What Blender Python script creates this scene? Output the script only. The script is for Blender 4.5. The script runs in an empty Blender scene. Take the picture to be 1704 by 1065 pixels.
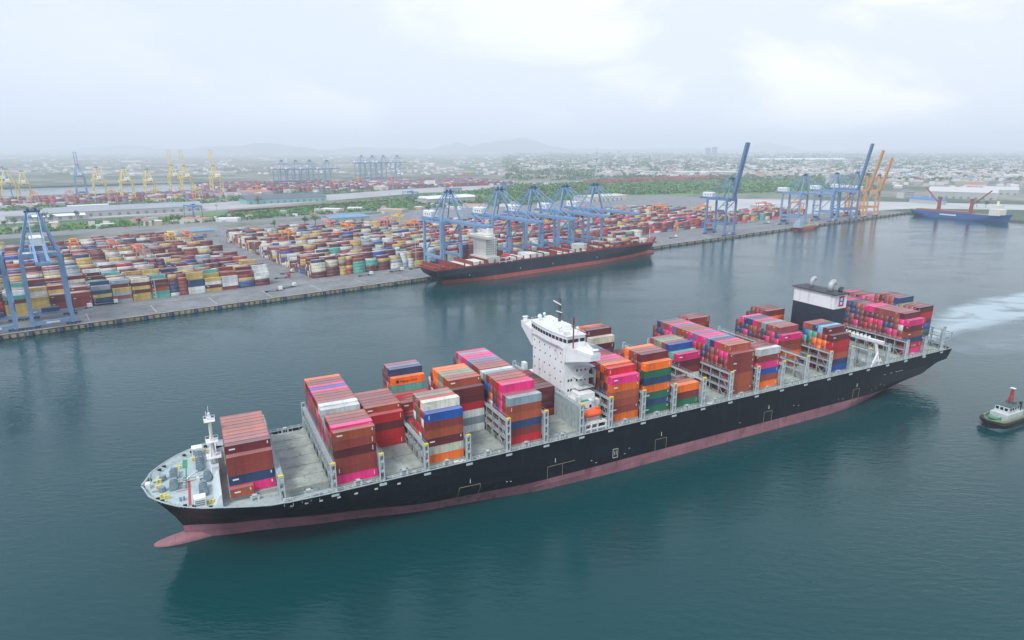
import bpy, bmesh, math, random
import numpy as np
from mathutils import Vector, Matrix
from mathutils.bvhtree import BVHTree

random.seed(7)
scene = bpy.context.scene
# ---------------------------------------------------------------- camera
H = 114.6
F, PX, PY = 1057.0, 852.0, 532.5          # focal length and centre in the photo's pixels
TH = math.atan(285 / F)                   # downward pitch
cd = bpy.data.cameras.new('camera'); cam = bpy.data.objects.new('camera', cd)
scene.collection.objects.link(cam)
cam.location = (0, 0, H); cam.rotation_euler = (math.pi / 2 - TH, 0, 0)
cd.sensor_width = 36; cd.lens = 36 * F / 1704
cd.clip_start = 1; cd.clip_end = 60000
scene.camera = cam
# ---------------------------------------------------------------- sky and sun
SUN_EL, SUN_AZ = math.radians(52), math.radians(212)     # azimuth from +Y towards +X
w = bpy.data.worlds.new('World'); scene.world = w; w.use_nodes = True
nt = w.node_tree; N = nt.nodes; L = nt.links; N.clear()
def nd(t, **k):
    n = N.new(t)
    for a, b in k.items(): setattr(n, a, b)
    return n
wo = nd('ShaderNodeOutputWorld'); bg = nd('ShaderNodeBackground'); bg.inputs[1].default_value = 0.1
sky = nd('ShaderNodeTexSky'); sky.sky_type = 'NISHITA'; sky.sun_disc = False
sky.sun_elevation = SUN_EL; sky.sun_rotation = SUN_AZ; sky.dust_density = 2.0; sky.air_density = 1.0
tc = nd('ShaderNodeTexCoord'); sep = nd('ShaderNodeSeparateXYZ'); L.new(tc.outputs['Generated'], sep.inputs[0])
mp = nd('ShaderNodeMapping'); mp.inputs['Scale'].default_value = (1, 1, 2.6); L.new(tc.outputs['Generated'], mp.inputs[0])
n1 = nd('ShaderNodeTexNoise'); n1.inputs['Scale'].default_value = 3.1; n1.inputs['Detail'].default_value = 8; n1.inputs['Roughness'].default_value = 0.55
n1.inputs['Distortion'].default_value = 0.3; L.new(mp.outputs[0], n1.inputs[0])
# a cloud deck: white masses over a pale blue-grey veil
r1 = nd('ShaderNodeValToRGB'); r1.color_ramp.elements[0].position = 0.48; r1.color_ramp.elements[1].position = 0.60
L.new(n1.outputs[0], r1.inputs[0])
# the left (west) of the sky is bluer, the right brighter
m0 = nd('ShaderNodeMath', operation='MULTIPLY_ADD'); m0.inputs[1].default_value = 0.62; m0.inputs[2].default_value = 0.46; m0.use_clamp = True
L.new(sep.outputs['X'], m0.inputs[0])
m1 = nd('ShaderNodeMath', operation='MULTIPLY_ADD'); m1.inputs[2].default_value = 0.0; m1.use_clamp = True
L.new(r1.outputs[0], m1.inputs[0]); L.new(m0.outputs[0], m1.inputs[1])
veil = nd('ShaderNodeMix', data_type='RGBA')
veil.inputs['A'].default_value = (4.9, 5.45, 6.7, 1); veil.inputs['B'].default_value = (5.5, 5.75, 6.4, 1)
L.new(m0.outputs[0], veil.inputs['Factor'])
zr = nd('ShaderNodeMapRange'); zr.inputs[1].default_value = .25; zr.inputs[2].default_value = .95; zr.inputs[4].default_value = .45; L.new(sep.outputs['Z'], zr.inputs[0])
hi = nd('ShaderNodeMix', data_type='RGBA'); hi.inputs['B'].default_value = (3.4, 4.9, 7.4, 1); L.new(zr.outputs[0], hi.inputs['Factor']); L.new(veil.outputs['Result'], hi.inputs['A'])
cl = nd('ShaderNodeMix', data_type='RGBA'); cl.inputs['B'].default_value = (7.6, 7.5, 7.5, 1)
L.new(m1.outputs[0], cl.inputs['Factor']); L.new(hi.outputs['Result'], cl.inputs['A'])
fin = nd('ShaderNodeMix', data_type='RGBA'); fin.inputs['Factor'].default_value = 0.93
L.new(sky.outputs[0], fin.inputs['A']); L.new(cl.outputs['Result'], fin.inputs['B'])
L.new(fin.outputs['Result'], bg.inputs[0]); L.new(bg.outputs[0], wo.inputs[0])
sd = bpy.data.lights.new('sun', 'SUN'); sd.energy = 1.5; sd.angle = math.radians(14); sd.color = (1, .96, .9)
so = bpy.data.objects.new('sun', sd); scene.collection.objects.link(so)
dv = Vector((math.sin(SUN_AZ) * math.cos(SUN_EL), math.cos(SUN_AZ) * math.cos(SUN_EL), math.sin(SUN_EL)))
so.rotation_euler = dv.to_track_quat('Z', 'Y').to_euler(); so.location = (0, 0, 400)
scene.view_settings.view_transform = 'Standard'; scene.view_settings.look = 'None'
scene.view_settings.exposure = 0.8; scene.view_settings.gamma = 1
scene.cycles.use_denoising = True
scene.cycles.max_bounces = 8; scene.cycles.diffuse_bounces = 2; scene.cycles.glossy_bounces = 3
scene.cycles.transmission_bounces = 2; scene.cycles.volume_bounces = 5; scene.cycles.transparent_max_bounces = 8
scene.cycles.caustics_reflective = False; scene.cycles.caustics_refractive = False
scene.render.film_transparent = False

# ---------------------------------------------------------------- frames of reference
def un(px, py, z=0.0):
    """world point at height z under the photo pixel (px, py)"""
    x = px - PX; yd = py - PY
    rx, ry, rz = x, F * math.cos(TH) - yd * math.sin(TH), -(F * math.sin(TH) + yd * math.cos(TH))
    t = (H - z) / -rz
    return Vector((rx * t, ry * t, z))
AX = math.atan2(2155, math.hypot(F, 285))
U = Vector((math.sin(AX), math.cos(AX), 0)); V = Vector((-U.y, U.x, 0)); PHI = math.atan2(U.y, U.x)
VC = 196.3; S0 = 156.0
SHIP = U * S0 + V * VC                                  # the big ship's origin
QO = Vector((-81, 558, 0)); QA = Vector((.795, .607, 0)).normalized(); QN = Vector((-QA.y, QA.x, 0)); QPHI = math.atan2(QA.y, QA.x)
def qw(a, b, z=0.0): return QO + QA * a + QN * b + Vector((0, 0, z))
def toab(p): d = p - QO; return d.dot(QA), d.dot(QN)
def abp(px, py, z=3.0): return toab(un(px, py, z))

# ---------------------------------------------------------------- materials
M = {}
def mat(name, col, rough=.6, metal=0.0, spec=.5, noise=0.0, nscale=.5, bump=0.0, bscale=4.0, corr=False, roof=0.0, vary=0.0, dirt=None, coords='Object'):
    if name in M: return M[name]
    m = bpy.data.materials.new(name); m.use_nodes = True; t = m.node_tree; b = t.nodes['Principled BSDF']
    b.inputs['Base Color'].default_value = (*col, 1); b.inputs['Roughness'].default_value = rough
    b.inputs['Metallic'].default_value = metal; b.inputs['Specular IOR Level'].default_value = spec
    co = t.nodes.new('ShaderNodeTexCoord'); src = co.outputs[coords]
    last = None
    if noise or dirt:
        n = t.nodes.new('ShaderNodeTexNoise'); n.inputs['Scale'].default_value = nscale; n.inputs['Detail'].default_value = 6; n.inputs['Roughness'].default_value = .65
        t.links.new(src, n.inputs[0])
        r = t.nodes.new('ShaderNodeMapRange'); r.inputs[1].default_value = .3; r.inputs[2].default_value = .7
        r.inputs[3].default_value = 1 - noise; r.inputs[4].default_value = 1 + noise
        t.links.new(n.outputs[0], r.inputs[0])
        mx = t.nodes.new('ShaderNodeMix'); mx.data_type = 'RGBA'; mx.blend_type = 'MULTIPLY'; mx.inputs['Factor'].default_value = 1
        mx.inputs['A'].default_value = (*col, 1); t.links.new(r.outputs[0], mx.inputs['B']); last = mx.outputs['Result']
        if dirt:
            n2 = t.nodes.new('ShaderNodeTexNoise'); n2.inputs['Scale'].default_value = nscale * 3.1; n2.inputs['Detail'].default_value = 8
            mp2 = t.nodes.new('ShaderNodeMapping'); mp2.inputs['Scale'].default_value = (1, 1, .25); t.links.new(src, mp2.inputs[0]); t.links.new(mp2.outputs[0], n2.inputs[0])
            r2 = t.nodes.new('ShaderNodeMapRange'); r2.inputs[1].default_value = .56; r2.inputs[2].default_value = .72; r2.inputs[4].default_value = .75
            t.links.new(n2.outputs[0], r2.inputs[0])
            m2 = t.nodes.new('ShaderNodeMix'); m2.data_type = 'RGBA'; m2.inputs['B'].default_value = (*dirt, 1)
            t.links.new(r2.outputs[0], m2.inputs['Factor']); t.links.new(last, m2.inputs['A']); last = m2.outputs['Result']
    if vary:
        oi = t.nodes.new('ShaderNodeObjectInfo'); r = t.nodes.new('ShaderNodeMapRange'); r.inputs[3].default_value = 1 - vary; r.inputs[4].default_value = 1 + vary
        t.links.new(oi.outputs['Random'], r.inputs[0])
        mx = t.nodes.new('ShaderNodeMix'); mx.data_type = 'RGBA'; mx.blend_type = 'MULTIPLY'; mx.inputs['Factor'].default_value = 1
        if last: t.links.new(last, mx.inputs['A'])
        else: mx.inputs['A'].default_value = (*col, 1)
        t.links.new(r.outputs[0], mx.inputs['B']); last = mx.outputs['Result']
    if roof:   # roofs: sky light painted in as a paler, dusty tone on whatever lies flat
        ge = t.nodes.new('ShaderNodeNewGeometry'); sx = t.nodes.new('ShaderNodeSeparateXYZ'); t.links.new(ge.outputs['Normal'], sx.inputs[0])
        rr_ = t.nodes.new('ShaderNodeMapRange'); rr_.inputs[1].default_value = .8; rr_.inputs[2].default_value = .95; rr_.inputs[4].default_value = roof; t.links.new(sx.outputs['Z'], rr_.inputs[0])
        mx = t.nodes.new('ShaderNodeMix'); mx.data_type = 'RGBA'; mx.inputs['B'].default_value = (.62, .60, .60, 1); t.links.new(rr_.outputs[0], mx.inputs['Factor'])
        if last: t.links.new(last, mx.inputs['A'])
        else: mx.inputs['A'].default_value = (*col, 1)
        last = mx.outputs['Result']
    if last: t.links.new(last, b.inputs['Base Color'])
    h = None
    if corr:
        wv = t.nodes.new('ShaderNodeTexWave'); wv.wave_type = 'BANDS'; wv.bands_direction = 'X'; wv.inputs['Scale'].default_value = 1.15
        t.links.new(src, wv.inputs[0]); h = wv.outputs[0]; bd, bs = .05, .8
    elif bump:
        bn = t.nodes.new('ShaderNodeTexNoise'); bn.inputs['Scale'].default_value = bscale; bn.inputs['Detail'].default_value = 4
        t.links.new(src, bn.inputs[0]); h = bn.outputs[0]; bd, bs = bump, .6
    if h is not None:
        bu = t.nodes.new('ShaderNodeBump'); bu.inputs['Distance'].default_value = bd; bu.inputs['Strength'].default_value = bs
        t.links.new(h, bu.inputs['Height']); t.links.new(bu.outputs[0], b.inputs['Normal'])
    M[name] = m
    return m

COL = {  # container paints
 'b': ('brown', (.25, .045, .035)), 'm': ('maroon', (.13, .022, .028)), 'u': ('rust', (.38, .085, .04)), 'r': ('red', (.52, .02, .03)),
 'o': ('orange', (.90, .17, .015)), 'p': ('magenta', (.78, .03, .20)), 'n': ('navy', (.025, .06, .14)), 'l': ('blue', (.02, .095, .38)),
 'g': ('green', (.02, .15, .075)), 't': ('teal', (.10, .40, .32)), 'w': ('white', (.66, .70, .68)), 'c': ('cream', (.68, .66, .52)),
 'y': ('grey', (.30, .38, .42)), 'Y': ('yellow', (.58, .42, .12)), 'L': ('pale blue', (.22, .50, .66)), 's': ('reddish brown', (.34, .09, .08)),
 'q': ('olive', (.26, .30, .18)), 'v': ('lilac grey', (.20, .18, .32))}
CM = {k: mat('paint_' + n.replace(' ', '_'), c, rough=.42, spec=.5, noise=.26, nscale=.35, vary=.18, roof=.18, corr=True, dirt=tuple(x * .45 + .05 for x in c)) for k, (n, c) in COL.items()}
CK = list(CM)
mark = mat('white_marking', (.8, .8, .8), .6)
black = mat('black_rubber', (.015, .015, .017), .7)
glass = mat('dark_glass', (.015, .02, .03), .15)
white = mat('white_paint', (.80, .82, .82), .45, noise=.05, nscale=.2, dirt=(.55, .53, .48))
deckgrey = mat('deck_grey', (.36, .43, .42), .7, noise=.18, nscale=.3, dirt=(.22, .17, .12))
hatchm = mat('hatch_steel', (.33, .37, .33), .75, noise=.25, nscale=.25, dirt=(.24, .17, .11))
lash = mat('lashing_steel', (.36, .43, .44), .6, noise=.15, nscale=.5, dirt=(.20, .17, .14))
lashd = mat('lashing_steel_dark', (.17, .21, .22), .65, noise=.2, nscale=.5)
forem = mat('forecastle_paint', (.40, .50, .50), .6, noise=.15, nscale=.25, dirt=(.30, .25, .2))
yellow = mat('yellow_paint', (.78, .62, .08), .5)
redline = mat('red_deck_line', (.42, .06, .06), .6)
greenline = mat('green_deck_line', (.05, .26, .16), .6)
machine = mat('winch_paint', (.20, .27, .32), .5, noise=.2)
orangeb = mat('lifeboat_orange', (.90, .13, .03), .4)

# ---------------------------------------------------------------- mesh helpers
col = scene.collection
class MB:
    def __init__(s): s.v = []; s.f = []; s.m = []
    def add(s, vs, fs, mi=0):
        o = len(s.v); s.v += [tuple(x) for x in vs]; s.f += [tuple(i + o for i in f) for f in fs]; s.m += [mi] * len(fs)
    def box(s, x0, x1, y0, y1, z0, z1, mi=0):
        s.add([(x, y, z) for z in (z0, z1) for y in (y0, y1) for x in (x0, x1)],
              [(0, 2, 3, 1), (4, 5, 7, 6), (0, 1, 5, 4), (2, 6, 7, 3), (0, 4, 6, 2), (1, 3, 7, 5)], mi)
    def frus(s, a, b, mi=0):
        """a, b = (x0,x1,y0,y1,z) bottom and top rectangles"""
        vs = [(a[0], a[2], a[4]), (a[1], a[2], a[4]), (a[0], a[3], a[4]), (a[1], a[3], a[4]), (b[0], b[2], b[4]), (b[1], b[2], b[4]), (b[0], b[3], b[4]), (b[1], b[3], b[4])]
        s.add(vs, [(0, 2, 3, 1), (4, 5, 7, 6), (0, 1, 5, 4), (2, 6, 7, 3), (0, 4, 6, 2), (1, 3, 7, 5)], mi)
    def bar(s, p, q, w=.3, h=None, mi=0):
        p = Vector(p); q = Vector(q); d = q - p
        if d.length < 1e-6: return
        d.normalize(); h = h or w
        up = Vector((0, 0, 1)) if abs(d.z) < .99 else Vector((1, 0, 0))
        a = d.cross(up).normalized() * (w / 2); b = a.cross(d).normalized() * (h / 2)
        vs = [p - a - b, p + a - b, p + a + b, p - a + b, q - a - b, q + a - b, q + a + b, q - a + b]
        s.add(vs, [(0, 3, 2, 1), (4, 5, 6, 7), (0, 1, 5, 4), (1, 2, 6, 5), (2, 3, 7, 6), (3, 0, 4, 7)], mi)
    def tube(s, p, q, r, r2=None, n=8, mi=0):
        p = Vector(p); q = Vector(q); d = (q - p).normalized(); r2 = r if r2 is None else r2
        up = Vector((0, 0, 1)) if abs(d.z) < .99 else Vector((1, 0, 0))
        a = d.cross(up).normalized(); b = a.cross(d)
        vs = []
        for c, rr in ((p, r), (q, r2)):
            for i in range(n):
                t = 2 * math.pi * i / n; vs.append(c + (a * math.cos(t) + b * math.sin(t)) * rr)
        fs = [(i, (i + 1) % n, n + (i + 1) % n, n + i) for i in range(n)] + [tuple(range(n))[::-1], tuple(range(n, 2 * n))]
        s.add(vs, fs, mi)
    def loft(s, rings, mi=0, cap=True):
        n = len(rings[0]); vs = [p for r in rings for p in r]; fs = []
        for i in range(len(rings) - 1):
            for j in range(n):
                k = (j + 1) % n; fs.append((i * n + j, i * n + k, (i + 1) * n + k, (i + 1) * n + j))
        if cap: fs += [tuple(range(n))[::-1], tuple(range((len(rings) - 1) * n, len(rings) * n))]
        s.add(vs, fs, mi)
    def build(s, name, mats, parent=None, smooth=False, kind=None, off=None):
        me = bpy.data.meshes.new(name); vs = s.v
        if off is not None: vs = [(x - off[0], y - off[1], z - off[2]) for x, y, z in vs]
        me.from_pydata(vs, [], s.f)
        if not isinstance(mats, (list, tuple)): mats = [mats]
        for m_ in mats: me.materials.append(m_)
        me.polygons.foreach_set('material_index', s.m)
        if smooth: me.polygons.foreach_set('use_smooth', [True] * len(s.f))
        me.update()
        o = bpy.data.objects.new(name, me); col.objects.link(o)
        if parent: o.parent = parent
        if kind: o['kind'] = kind
        return o
def tag(o, label, cat, group=None):
    o['label'] = label; o['category'] = cat
    if group: o['group'] = group
    return o
def thing(name, loc, rz, label, cat, group=None):
    o = bpy.data.objects.new(name, None); col.objects.link(o); o.empty_display_size = 1
    o.location = loc; o.rotation_euler = (0, 0, rz); return tag(o, label, cat, group)
def dup(root, loc, rz, label, group=None):
    r = root.copy(); col.objects.link(r); r.location = loc; r.rotation_euler = (0, 0, rz); r['label'] = label
    if group: r['group'] = group
    for ch in list(root.children):
        c = ch.copy(); col.objects.link(c); c.parent = r
        for g in list(ch.children):
            d = g.copy(); col.objects.link(d); d.parent = c
    return r
def sheet(name, pts, z, m, kind='structure'):
    """a flat polygon from world xy points"""
    b = MB(); b.add([(p[0], p[1], z) for p in pts], [tuple(range(len(pts)))]); o = b.build(name, m, kind=kind)
    if o.data.polygons[0].normal.z < 0: o.data.flip_normals()
    return o
ORD = ['lowest', 'second', 'third', 'fourth', 'fifth', 'sixth', 'seventh', 'eighth', 'ninth', 'tenth', 'eleventh', 'twelfth', 'thirteenth', 'fourteenth', 'fifteenth', 'sixteenth', 'seventeenth', 'eighteenth', 'nineteenth', 'twentieth']
NTH = ['first'] + ORD[1:]
HAZE = 0.00014
# ================================================================ SETTING
# water
wm = bpy.data.materials.new('harbour_water'); wm.use_nodes = True; t = wm.node_tree; b = t.nodes['Principled BSDF']
b.inputs['Roughness'].default_value = .07; b.inputs['IOR'].default_value = 1.34
co = t.nodes.new('ShaderNodeTexCoord')
pn = t.nodes.new('ShaderNodeTexNoise'); pn.inputs['Scale'].default_value = .006; pn.inputs['Detail'].default_value = 3; t.links.new(co.outputs['Object'], pn.inputs[0])
pc = t.nodes.new('ShaderNodeMix'); pc.data_type = 'RGBA'; pc.inputs['A'].default_value = (.0008, .037, .042, 1); pc.inputs['B'].default_value = (.0015, .056, .061, 1)
t.links.new(pn.outputs[0], pc.inputs['Factor']); t.links.new(pc.outputs['Result'], b.inputs['Base Color'])
hs_ = []
for sc, st, an, w_ in ((.16, 3.0, .5, 1.0), (.55, 2.2, .9, .36), (1.7, 1.5, .2, .10)):
    mpn = t.nodes.new('ShaderNodeMapping'); mpn.inputs['Rotation'].default_value = (0, 0, an); mpn.inputs['Scale'].default_value = (1, st, 1)
    t.links.new(co.outputs['Object'], mpn.inputs[0])
    nn = t.nodes.new('ShaderNodeTexNoise'); nn.inputs['Scale'].default_value = sc; nn.inputs['Detail'].default_value = 3; nn.inputs['Roughness'].default_value = .5
    t.links.new(mpn.outputs[0], nn.inputs[0])
    ml = t.nodes.new('ShaderNodeMath'); ml.operation = 'MULTIPLY'; ml.inputs[1].default_value = w_; t.links.new(nn.outputs[0], ml.inputs[0]); hs_.append(ml.outputs[0])
ad = t.nodes.new('ShaderNodeMath'); t.links.new(hs_[0], ad.inputs[0]); t.links.new(hs_[1], ad.inputs[1])
ad2 = t.nodes.new('ShaderNodeMath'); t.links.new(ad.outputs[0], ad2.inputs[0]); t.links.new(hs_[2], ad2.inputs[1])
wp = t.nodes.new('ShaderNodeTexNoise'); wp.inputs['Scale'].default_value = .011; wp.inputs['Detail'].default_value = 4; wp.inputs['Distortion'].default_value = 1.2
wm2 = t.nodes.new('ShaderNodeMapping'); wm2.inputs['Scale'].default_value = (1, 2.4, 1); wm2.inputs['Rotation'].default_value = (0, 0, .4); t.links.new(co.outputs['Object'], wm2.inputs[0]); t.links.new(wm2.outputs[0], wp.inputs[0])
wr = t.nodes.new('ShaderNodeMapRange'); wr.inputs[1].default_value = .35; wr.inputs[2].default_value = .65; wr.inputs[3].default_value = .14; wr.inputs[4].default_value = .38; t.links.new(wp.outputs[0], wr.inputs[0])
bu = t.nodes.new('ShaderNodeBump'); t.links.new(wr.outputs[0], bu.inputs['Strength']); bu.inputs['Distance'].default_value = .8
t.links.new(ad2.outputs[0], bu.inputs['Height']); t.links.new(bu.outputs[0], b.inputs['Normal'])
M['water'] = wm
R = 21500
sheet('water', [(-R, -R), (R, -R), (R, R), (-R, R)], 0, wm)

# land: pale apron on the quay, and the plain behind it
apron = mat('apron_asphalt', (.19, .20, .205), .85, noise=.3, nscale=.06, dirt=(.10, .10, .10))
landm = bpy.data.materials.new('plain'); landm.use_nodes = True; t = landm.node_tree; b = t.nodes['Principled BSDF']; b.inputs['Roughness'].default_value = .95
co = t.nodes.new('ShaderNodeTexCoord'); n = t.nodes.new('ShaderNodeTexNoise'); n.inputs['Scale'].default_value = .0028; n.inputs['Detail'].default_value = 10; n.inputs['Roughness'].default_value = .68
t.links.new(co.outputs['Object'], n.inputs[0]); r = t.nodes.new('ShaderNodeValToRGB'); e = r.color_ramp.elements
e[0].position = .36; e[0].color = (.045, .085, .05, 1); e[1].position = .66; e[1].color = (.30, .29, .26, 1)
x = e.new(.47); x.color = (.07, .11, .06, 1); x = e.new(.55); x.color = (.20, .20, .17, 1)
t.links.new(n.outputs[0], r.inputs[0]); t.links.new(r.outputs[0], b.inputs['Base Color'])
ZL = 3.0
def abpoly(name, pts, z, m, kind='structure', thick=0):
    bb = MB(); n_ = len(pts); P = [qw(a, b_, z) for a, b_ in pts]
    bb.add(P, [tuple(range(n_))])
    if thick:
        Q = [p - Vector((0, 0, thick)) for p in P]; o_ = len(bb.v); bb.v += [tuple(p) for p in Q]
        for i in range(n_): j = (i + 1) % n_; bb.f.append((i, o_ + i, o_ + j, j)); bb.m.append(0)
    o = bb.build(name, m, kind=kind)
    bm = bmesh.new(); bm.from_mesh(o.data); bmesh.ops.recalc_face_normals(bm, faces=bm.faces); bm.to_mesh(o.data); bm.free()
    if o.data.polygons[0].normal.z < 0: o.data.flip_normals()
    return o
BIG = 21000
abpoly('land', [(-BIG, 0), (1006, 0), (1006, -BIG), (BIG, -BIG), (BIG, BIG), (430, BIG), (430, 1360), (-BIG, 1360)], ZL, landm, thick=6)
abpoly('far_land', [(-BIG, 1960), (430, 1960), (430, BIG), (-BIG, BIG)], ZL, landm, thick=6)
abpoly('quay_apron', [(-900, 1.2), (1004.8, 1.2), (1004.8, 640), (560, 640), (-150, 470), (-900, 430)], ZL + .02, apron)
# quay kerb and fenders
quaym = mat('quay_concrete', (.38, .36, .31), .85, noise=.25, nscale=.1, dirt=(.16, .13, .09))
kb = MB(); kb.box(-900, 1006, 0, 1.2, -3, ZL + .25)
q = kb.build('quay_wall', quaym, kind='structure'); q.location = QO; q.rotation_euler[2] = QPHI
q.location.z = .0
kb = MB()
for a in range(-340, 1006, 4): kb.box(a, a + 2.6, -.7, -.02, .4, 2.2)
fr = kb.build('quay_ledge', mat('quay_ledge_concrete', (.34, .30, .22), .9, noise=.3, nscale=.3), kind='structure'); fr.location = QO; fr.rotation_euler[2] = QPHI
fender = None
for i, a in enumerate(range(-330, 1000, 16)):
    if fender is None:
        kb = MB(); kb.box(-1.1, 1.1, -1.5, -.72, .2, 3.1, 0); kb.box(-.8, .8, -1.7, -1.5, .5, 2.9, 1); fb = kb.build('fender', [black, mat('fender_blue', (.03, .10, .25), .6)]); o = fb
    else: o = fender.copy(); col.objects.link(o)
    fender = fender or o
    o.location = qw(a, 0); o.rotation_euler = (0, 0, QPHI)
    tag(o, 'black and blue rubber fender on the edge of the container quay', 'fender', 'fenders along the quay edge')
# rails for the quay cranes
kb = MB()
for b_ in (4, 34): kb.box(-900, 1000, b_ - .12, b_ + .12, 3.03, 3.06)
rl = kb.build('crane_rail', mat('rail_steel', (.12, .11, .10), .5), kind='structure'); rl.location = QO; rl.rotation_euler[2] = QPHI
line = mat('road_paint', (.62, .62, .58), .7)
kb = MB()
for b_ in (38, 42, 46): kb.box(-900, 1000, b_, b_ + .2, 3.024, 3.03)
for a in range(-890, 1000, 40): kb.box(a, a + .3, 6, 32, 3.024, 3.03)
rl = kb.build('apron_marking', line, kind='structure'); rl.location = QO; rl.rotation_euler[2] = QPHI

def pxpoly(name, pts, z, m):   # outline seen in the photo laid on the ground
    P = [un(x_, y_, z) for x_, y_ in pts]
    return sheet(name, P, z, m)
roadm = mat('road_concrete', (.36, .36, .36), .9, noise=.15, nscale=.01)
roadd = mat('road_asphalt', (.20, .21, .22), .9, noise=.15, nscale=.01)
grass = mat('green_scrub', (.09, .19, .05), .95, noise=.4, nscale=.02)
wetm = mat('pale_flat', (.42, .43, .42), .8, noise=.15, nscale=.01)
pxpoly('road', [(-60, 377), (320, 353), (700, 321), (1010, 304), (1010, 299), (700, 313), (320, 340), (-60, 353)], 3.03, roadm)
pxpoly('service_road', [(-60, 402), (320, 377), (640, 352), (640, 348), (320, 372), (-60, 394)], 3.03, roadd)
pxpoly('scrub', [(-60, 393), (320, 371), (640, 347), (860, 342), (1010, 326), (880, 308), (700, 325), (320, 357), (-60, 381)], 3.026, grass)
pxpoly('field', [(960, 327), (1250, 323), (1460, 316), (1440, 299), (1230, 297), (1010, 300), (930, 306)], 3.03, grass)
pxpoly('depot_yard', [(1150, 366), (1520, 347), (1760, 350), (1760, 342), (1500, 336), (1180, 330)], 3.04, wetm)

# hills on the horizon
hillm = mat('hill_forest', (.05, .08, .05), .95, noise=.3, nscale=.002)
def hill(name, px, half, top, dist, seed):
    dist = min(20500, dist * 2.0)
    rnd = random.Random(seed); cx = (px - PX) / F; c = Vector((cx * dist, dist, 0)); wd = half / F * dist
    zt = H + (247.5 - top) / 1095 * dist
    nx, ny = 36, 10; vs = []; fs = []
    ph = [rnd.uniform(0, 6.3) for _ in range(6)]
    for j in range(ny + 1):
        for i in range(nx + 1):
            u = i / nx * 2 - 1; v_ = j / ny * 2 - 1
            env = max(0, 1 - (u * u) ** .8) * max(0, 1 - v_ * v_)
            z = zt * env * (.82 + .12 * math.sin(5 * u + ph[0]) + .07 * math.sin(11 * u + ph[1] + 2 * v_) + .04 * math.sin(23 * u + ph[2] + 5 * v_))
            vs.append((c.x + u * wd, c.y + v_ * wd * .35, max(2.9, z)))
    for j in range(ny):
        for i in range(nx): k = j * (nx + 1) + i; fs.append((k, k + 1, k + nx + 2, k + nx + 1))
    bb = MB(); bb.add(vs, fs); return bb.build(name, hillm, smooth=True, kind='structure')
for a in ((850, 120, 229, 9000, 1), (430, 150, 236, 8200, 2), (1262, 75, 237, 11000, 3), (230, 170, 242, 9500, 4), (640, 130, 243, 9800, 5), (1050, 260, 245, 14000, 6), (1560, 320, 246, 15000, 7), (760, 60, 237, 9300, 8)):
    hill('hills', *a)
# ================================================================ THE BIG CONTAINER SHIP
ship = thing('container_ship', SHIP, PHI, 'large black container ship with white bridge tower under way in the middle of the harbour', 'ship')
def SB(mb, name, mats, parent=None, smooth=False, kind=None):   # parts are written in (s, v, z); make them local to the ship
    return mb.build(name, mats, parent or ship, smooth, kind, off=(S0, VC, 0))
HB = 26.0
hullm = mat('hull_black', (.006, .009, .016), .42, spec=.35, noise=.25, nscale=.12, dirt=(.020, .024, .032))
bootm = mat('boot_paint', (.34, .15, .18), .6, noise=.3, nscale=.14, dirt=(.15, .055, .06))
def plates(m, fac):   # welded plate seams and a little dishing between the frames
    t = m.node_tree; b = t.nodes['Principled BSDF']; co = t.nodes.new('ShaderNodeTexCoord'); sx = t.nodes.new('ShaderNodeSeparateXYZ'); cx = t.nodes.new('ShaderNodeCombineXYZ')
    t.links.new(co.outputs['Object'], sx.inputs[0]); t.links.new(sx.outputs['X'], cx.inputs['X']); t.links.new(sx.outputs['Z'], cx.inputs['Y'])
    br = t.nodes.new('ShaderNodeTexBrick'); br.inputs['Scale'].default_value = 1; br.inputs['Mortar Size'].default_value = .05; br.inputs['Brick Width'].default_value = 11; br.inputs['Row Height'].default_value = 2.4
    br.inputs['Color1'].default_value = (1, 1, 1, 1); br.inputs['Color2'].default_value = (1 - fac,) * 3 + (1,); br.inputs['Mortar'].default_value = (.5, .5, .5, 1); t.links.new(cx.outputs[0], br.inputs[0])
    lk = b.inputs['Base Color'].links[0].from_socket; mx = t.nodes.new('ShaderNodeMix'); mx.data_type = 'RGBA'; mx.blend_type = 'MULTIPLY'; mx.inputs['Factor'].default_value = 1
    t.links.new(lk, mx.inputs['A']); t.links.new(br.outputs['Color'], mx.inputs['B']); t.links.new(mx.outputs['Result'], b.inputs['Base Color'])
    wv = t.nodes.new('ShaderNodeTexNoise'); wv.inputs['Scale'].default_value = .35; mp_ = t.nodes.new('ShaderNodeMapping'); mp_.inputs['Scale'].default_value = (1.3, 1, .5); t.links.new(co.outputs['Object'], mp_.inputs[0]); t.links.new(mp_.outputs[0], wv.inputs[0])
    bu = t.nodes.new('ShaderNodeBump'); bu.inputs['Distance'].default_value = .12; bu.inputs['Strength'].default_value = .5; t.links.new(wv.outputs[0], bu.inputs['Height']); t.links.new(bu.outputs[0], b.inputs['Normal'])
plates(hullm, .35); plates(bootm, .12)
def lerp(x, xs, ys):
    if x <= xs[0]: return ys[0]
    for i in range(1, len(xs)):
        if x <= xs[i]: t_ = (x - xs[i - 1]) / (xs[i] - xs[i - 1]); t_ = t_ * t_ * (3 - 2 * t_) * .35 + t_ * .65; return ys[i - 1] + (ys[i] - ys[i - 1]) * t_
    return ys[-1]
LV = [-3, 0, 2.3, 4.6, 8, 12, 15.5, 18.2]
STEM = [-11, -11.6, -11.8, -12.0, -13.6, -16.2, -18.8, -20.9]
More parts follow.
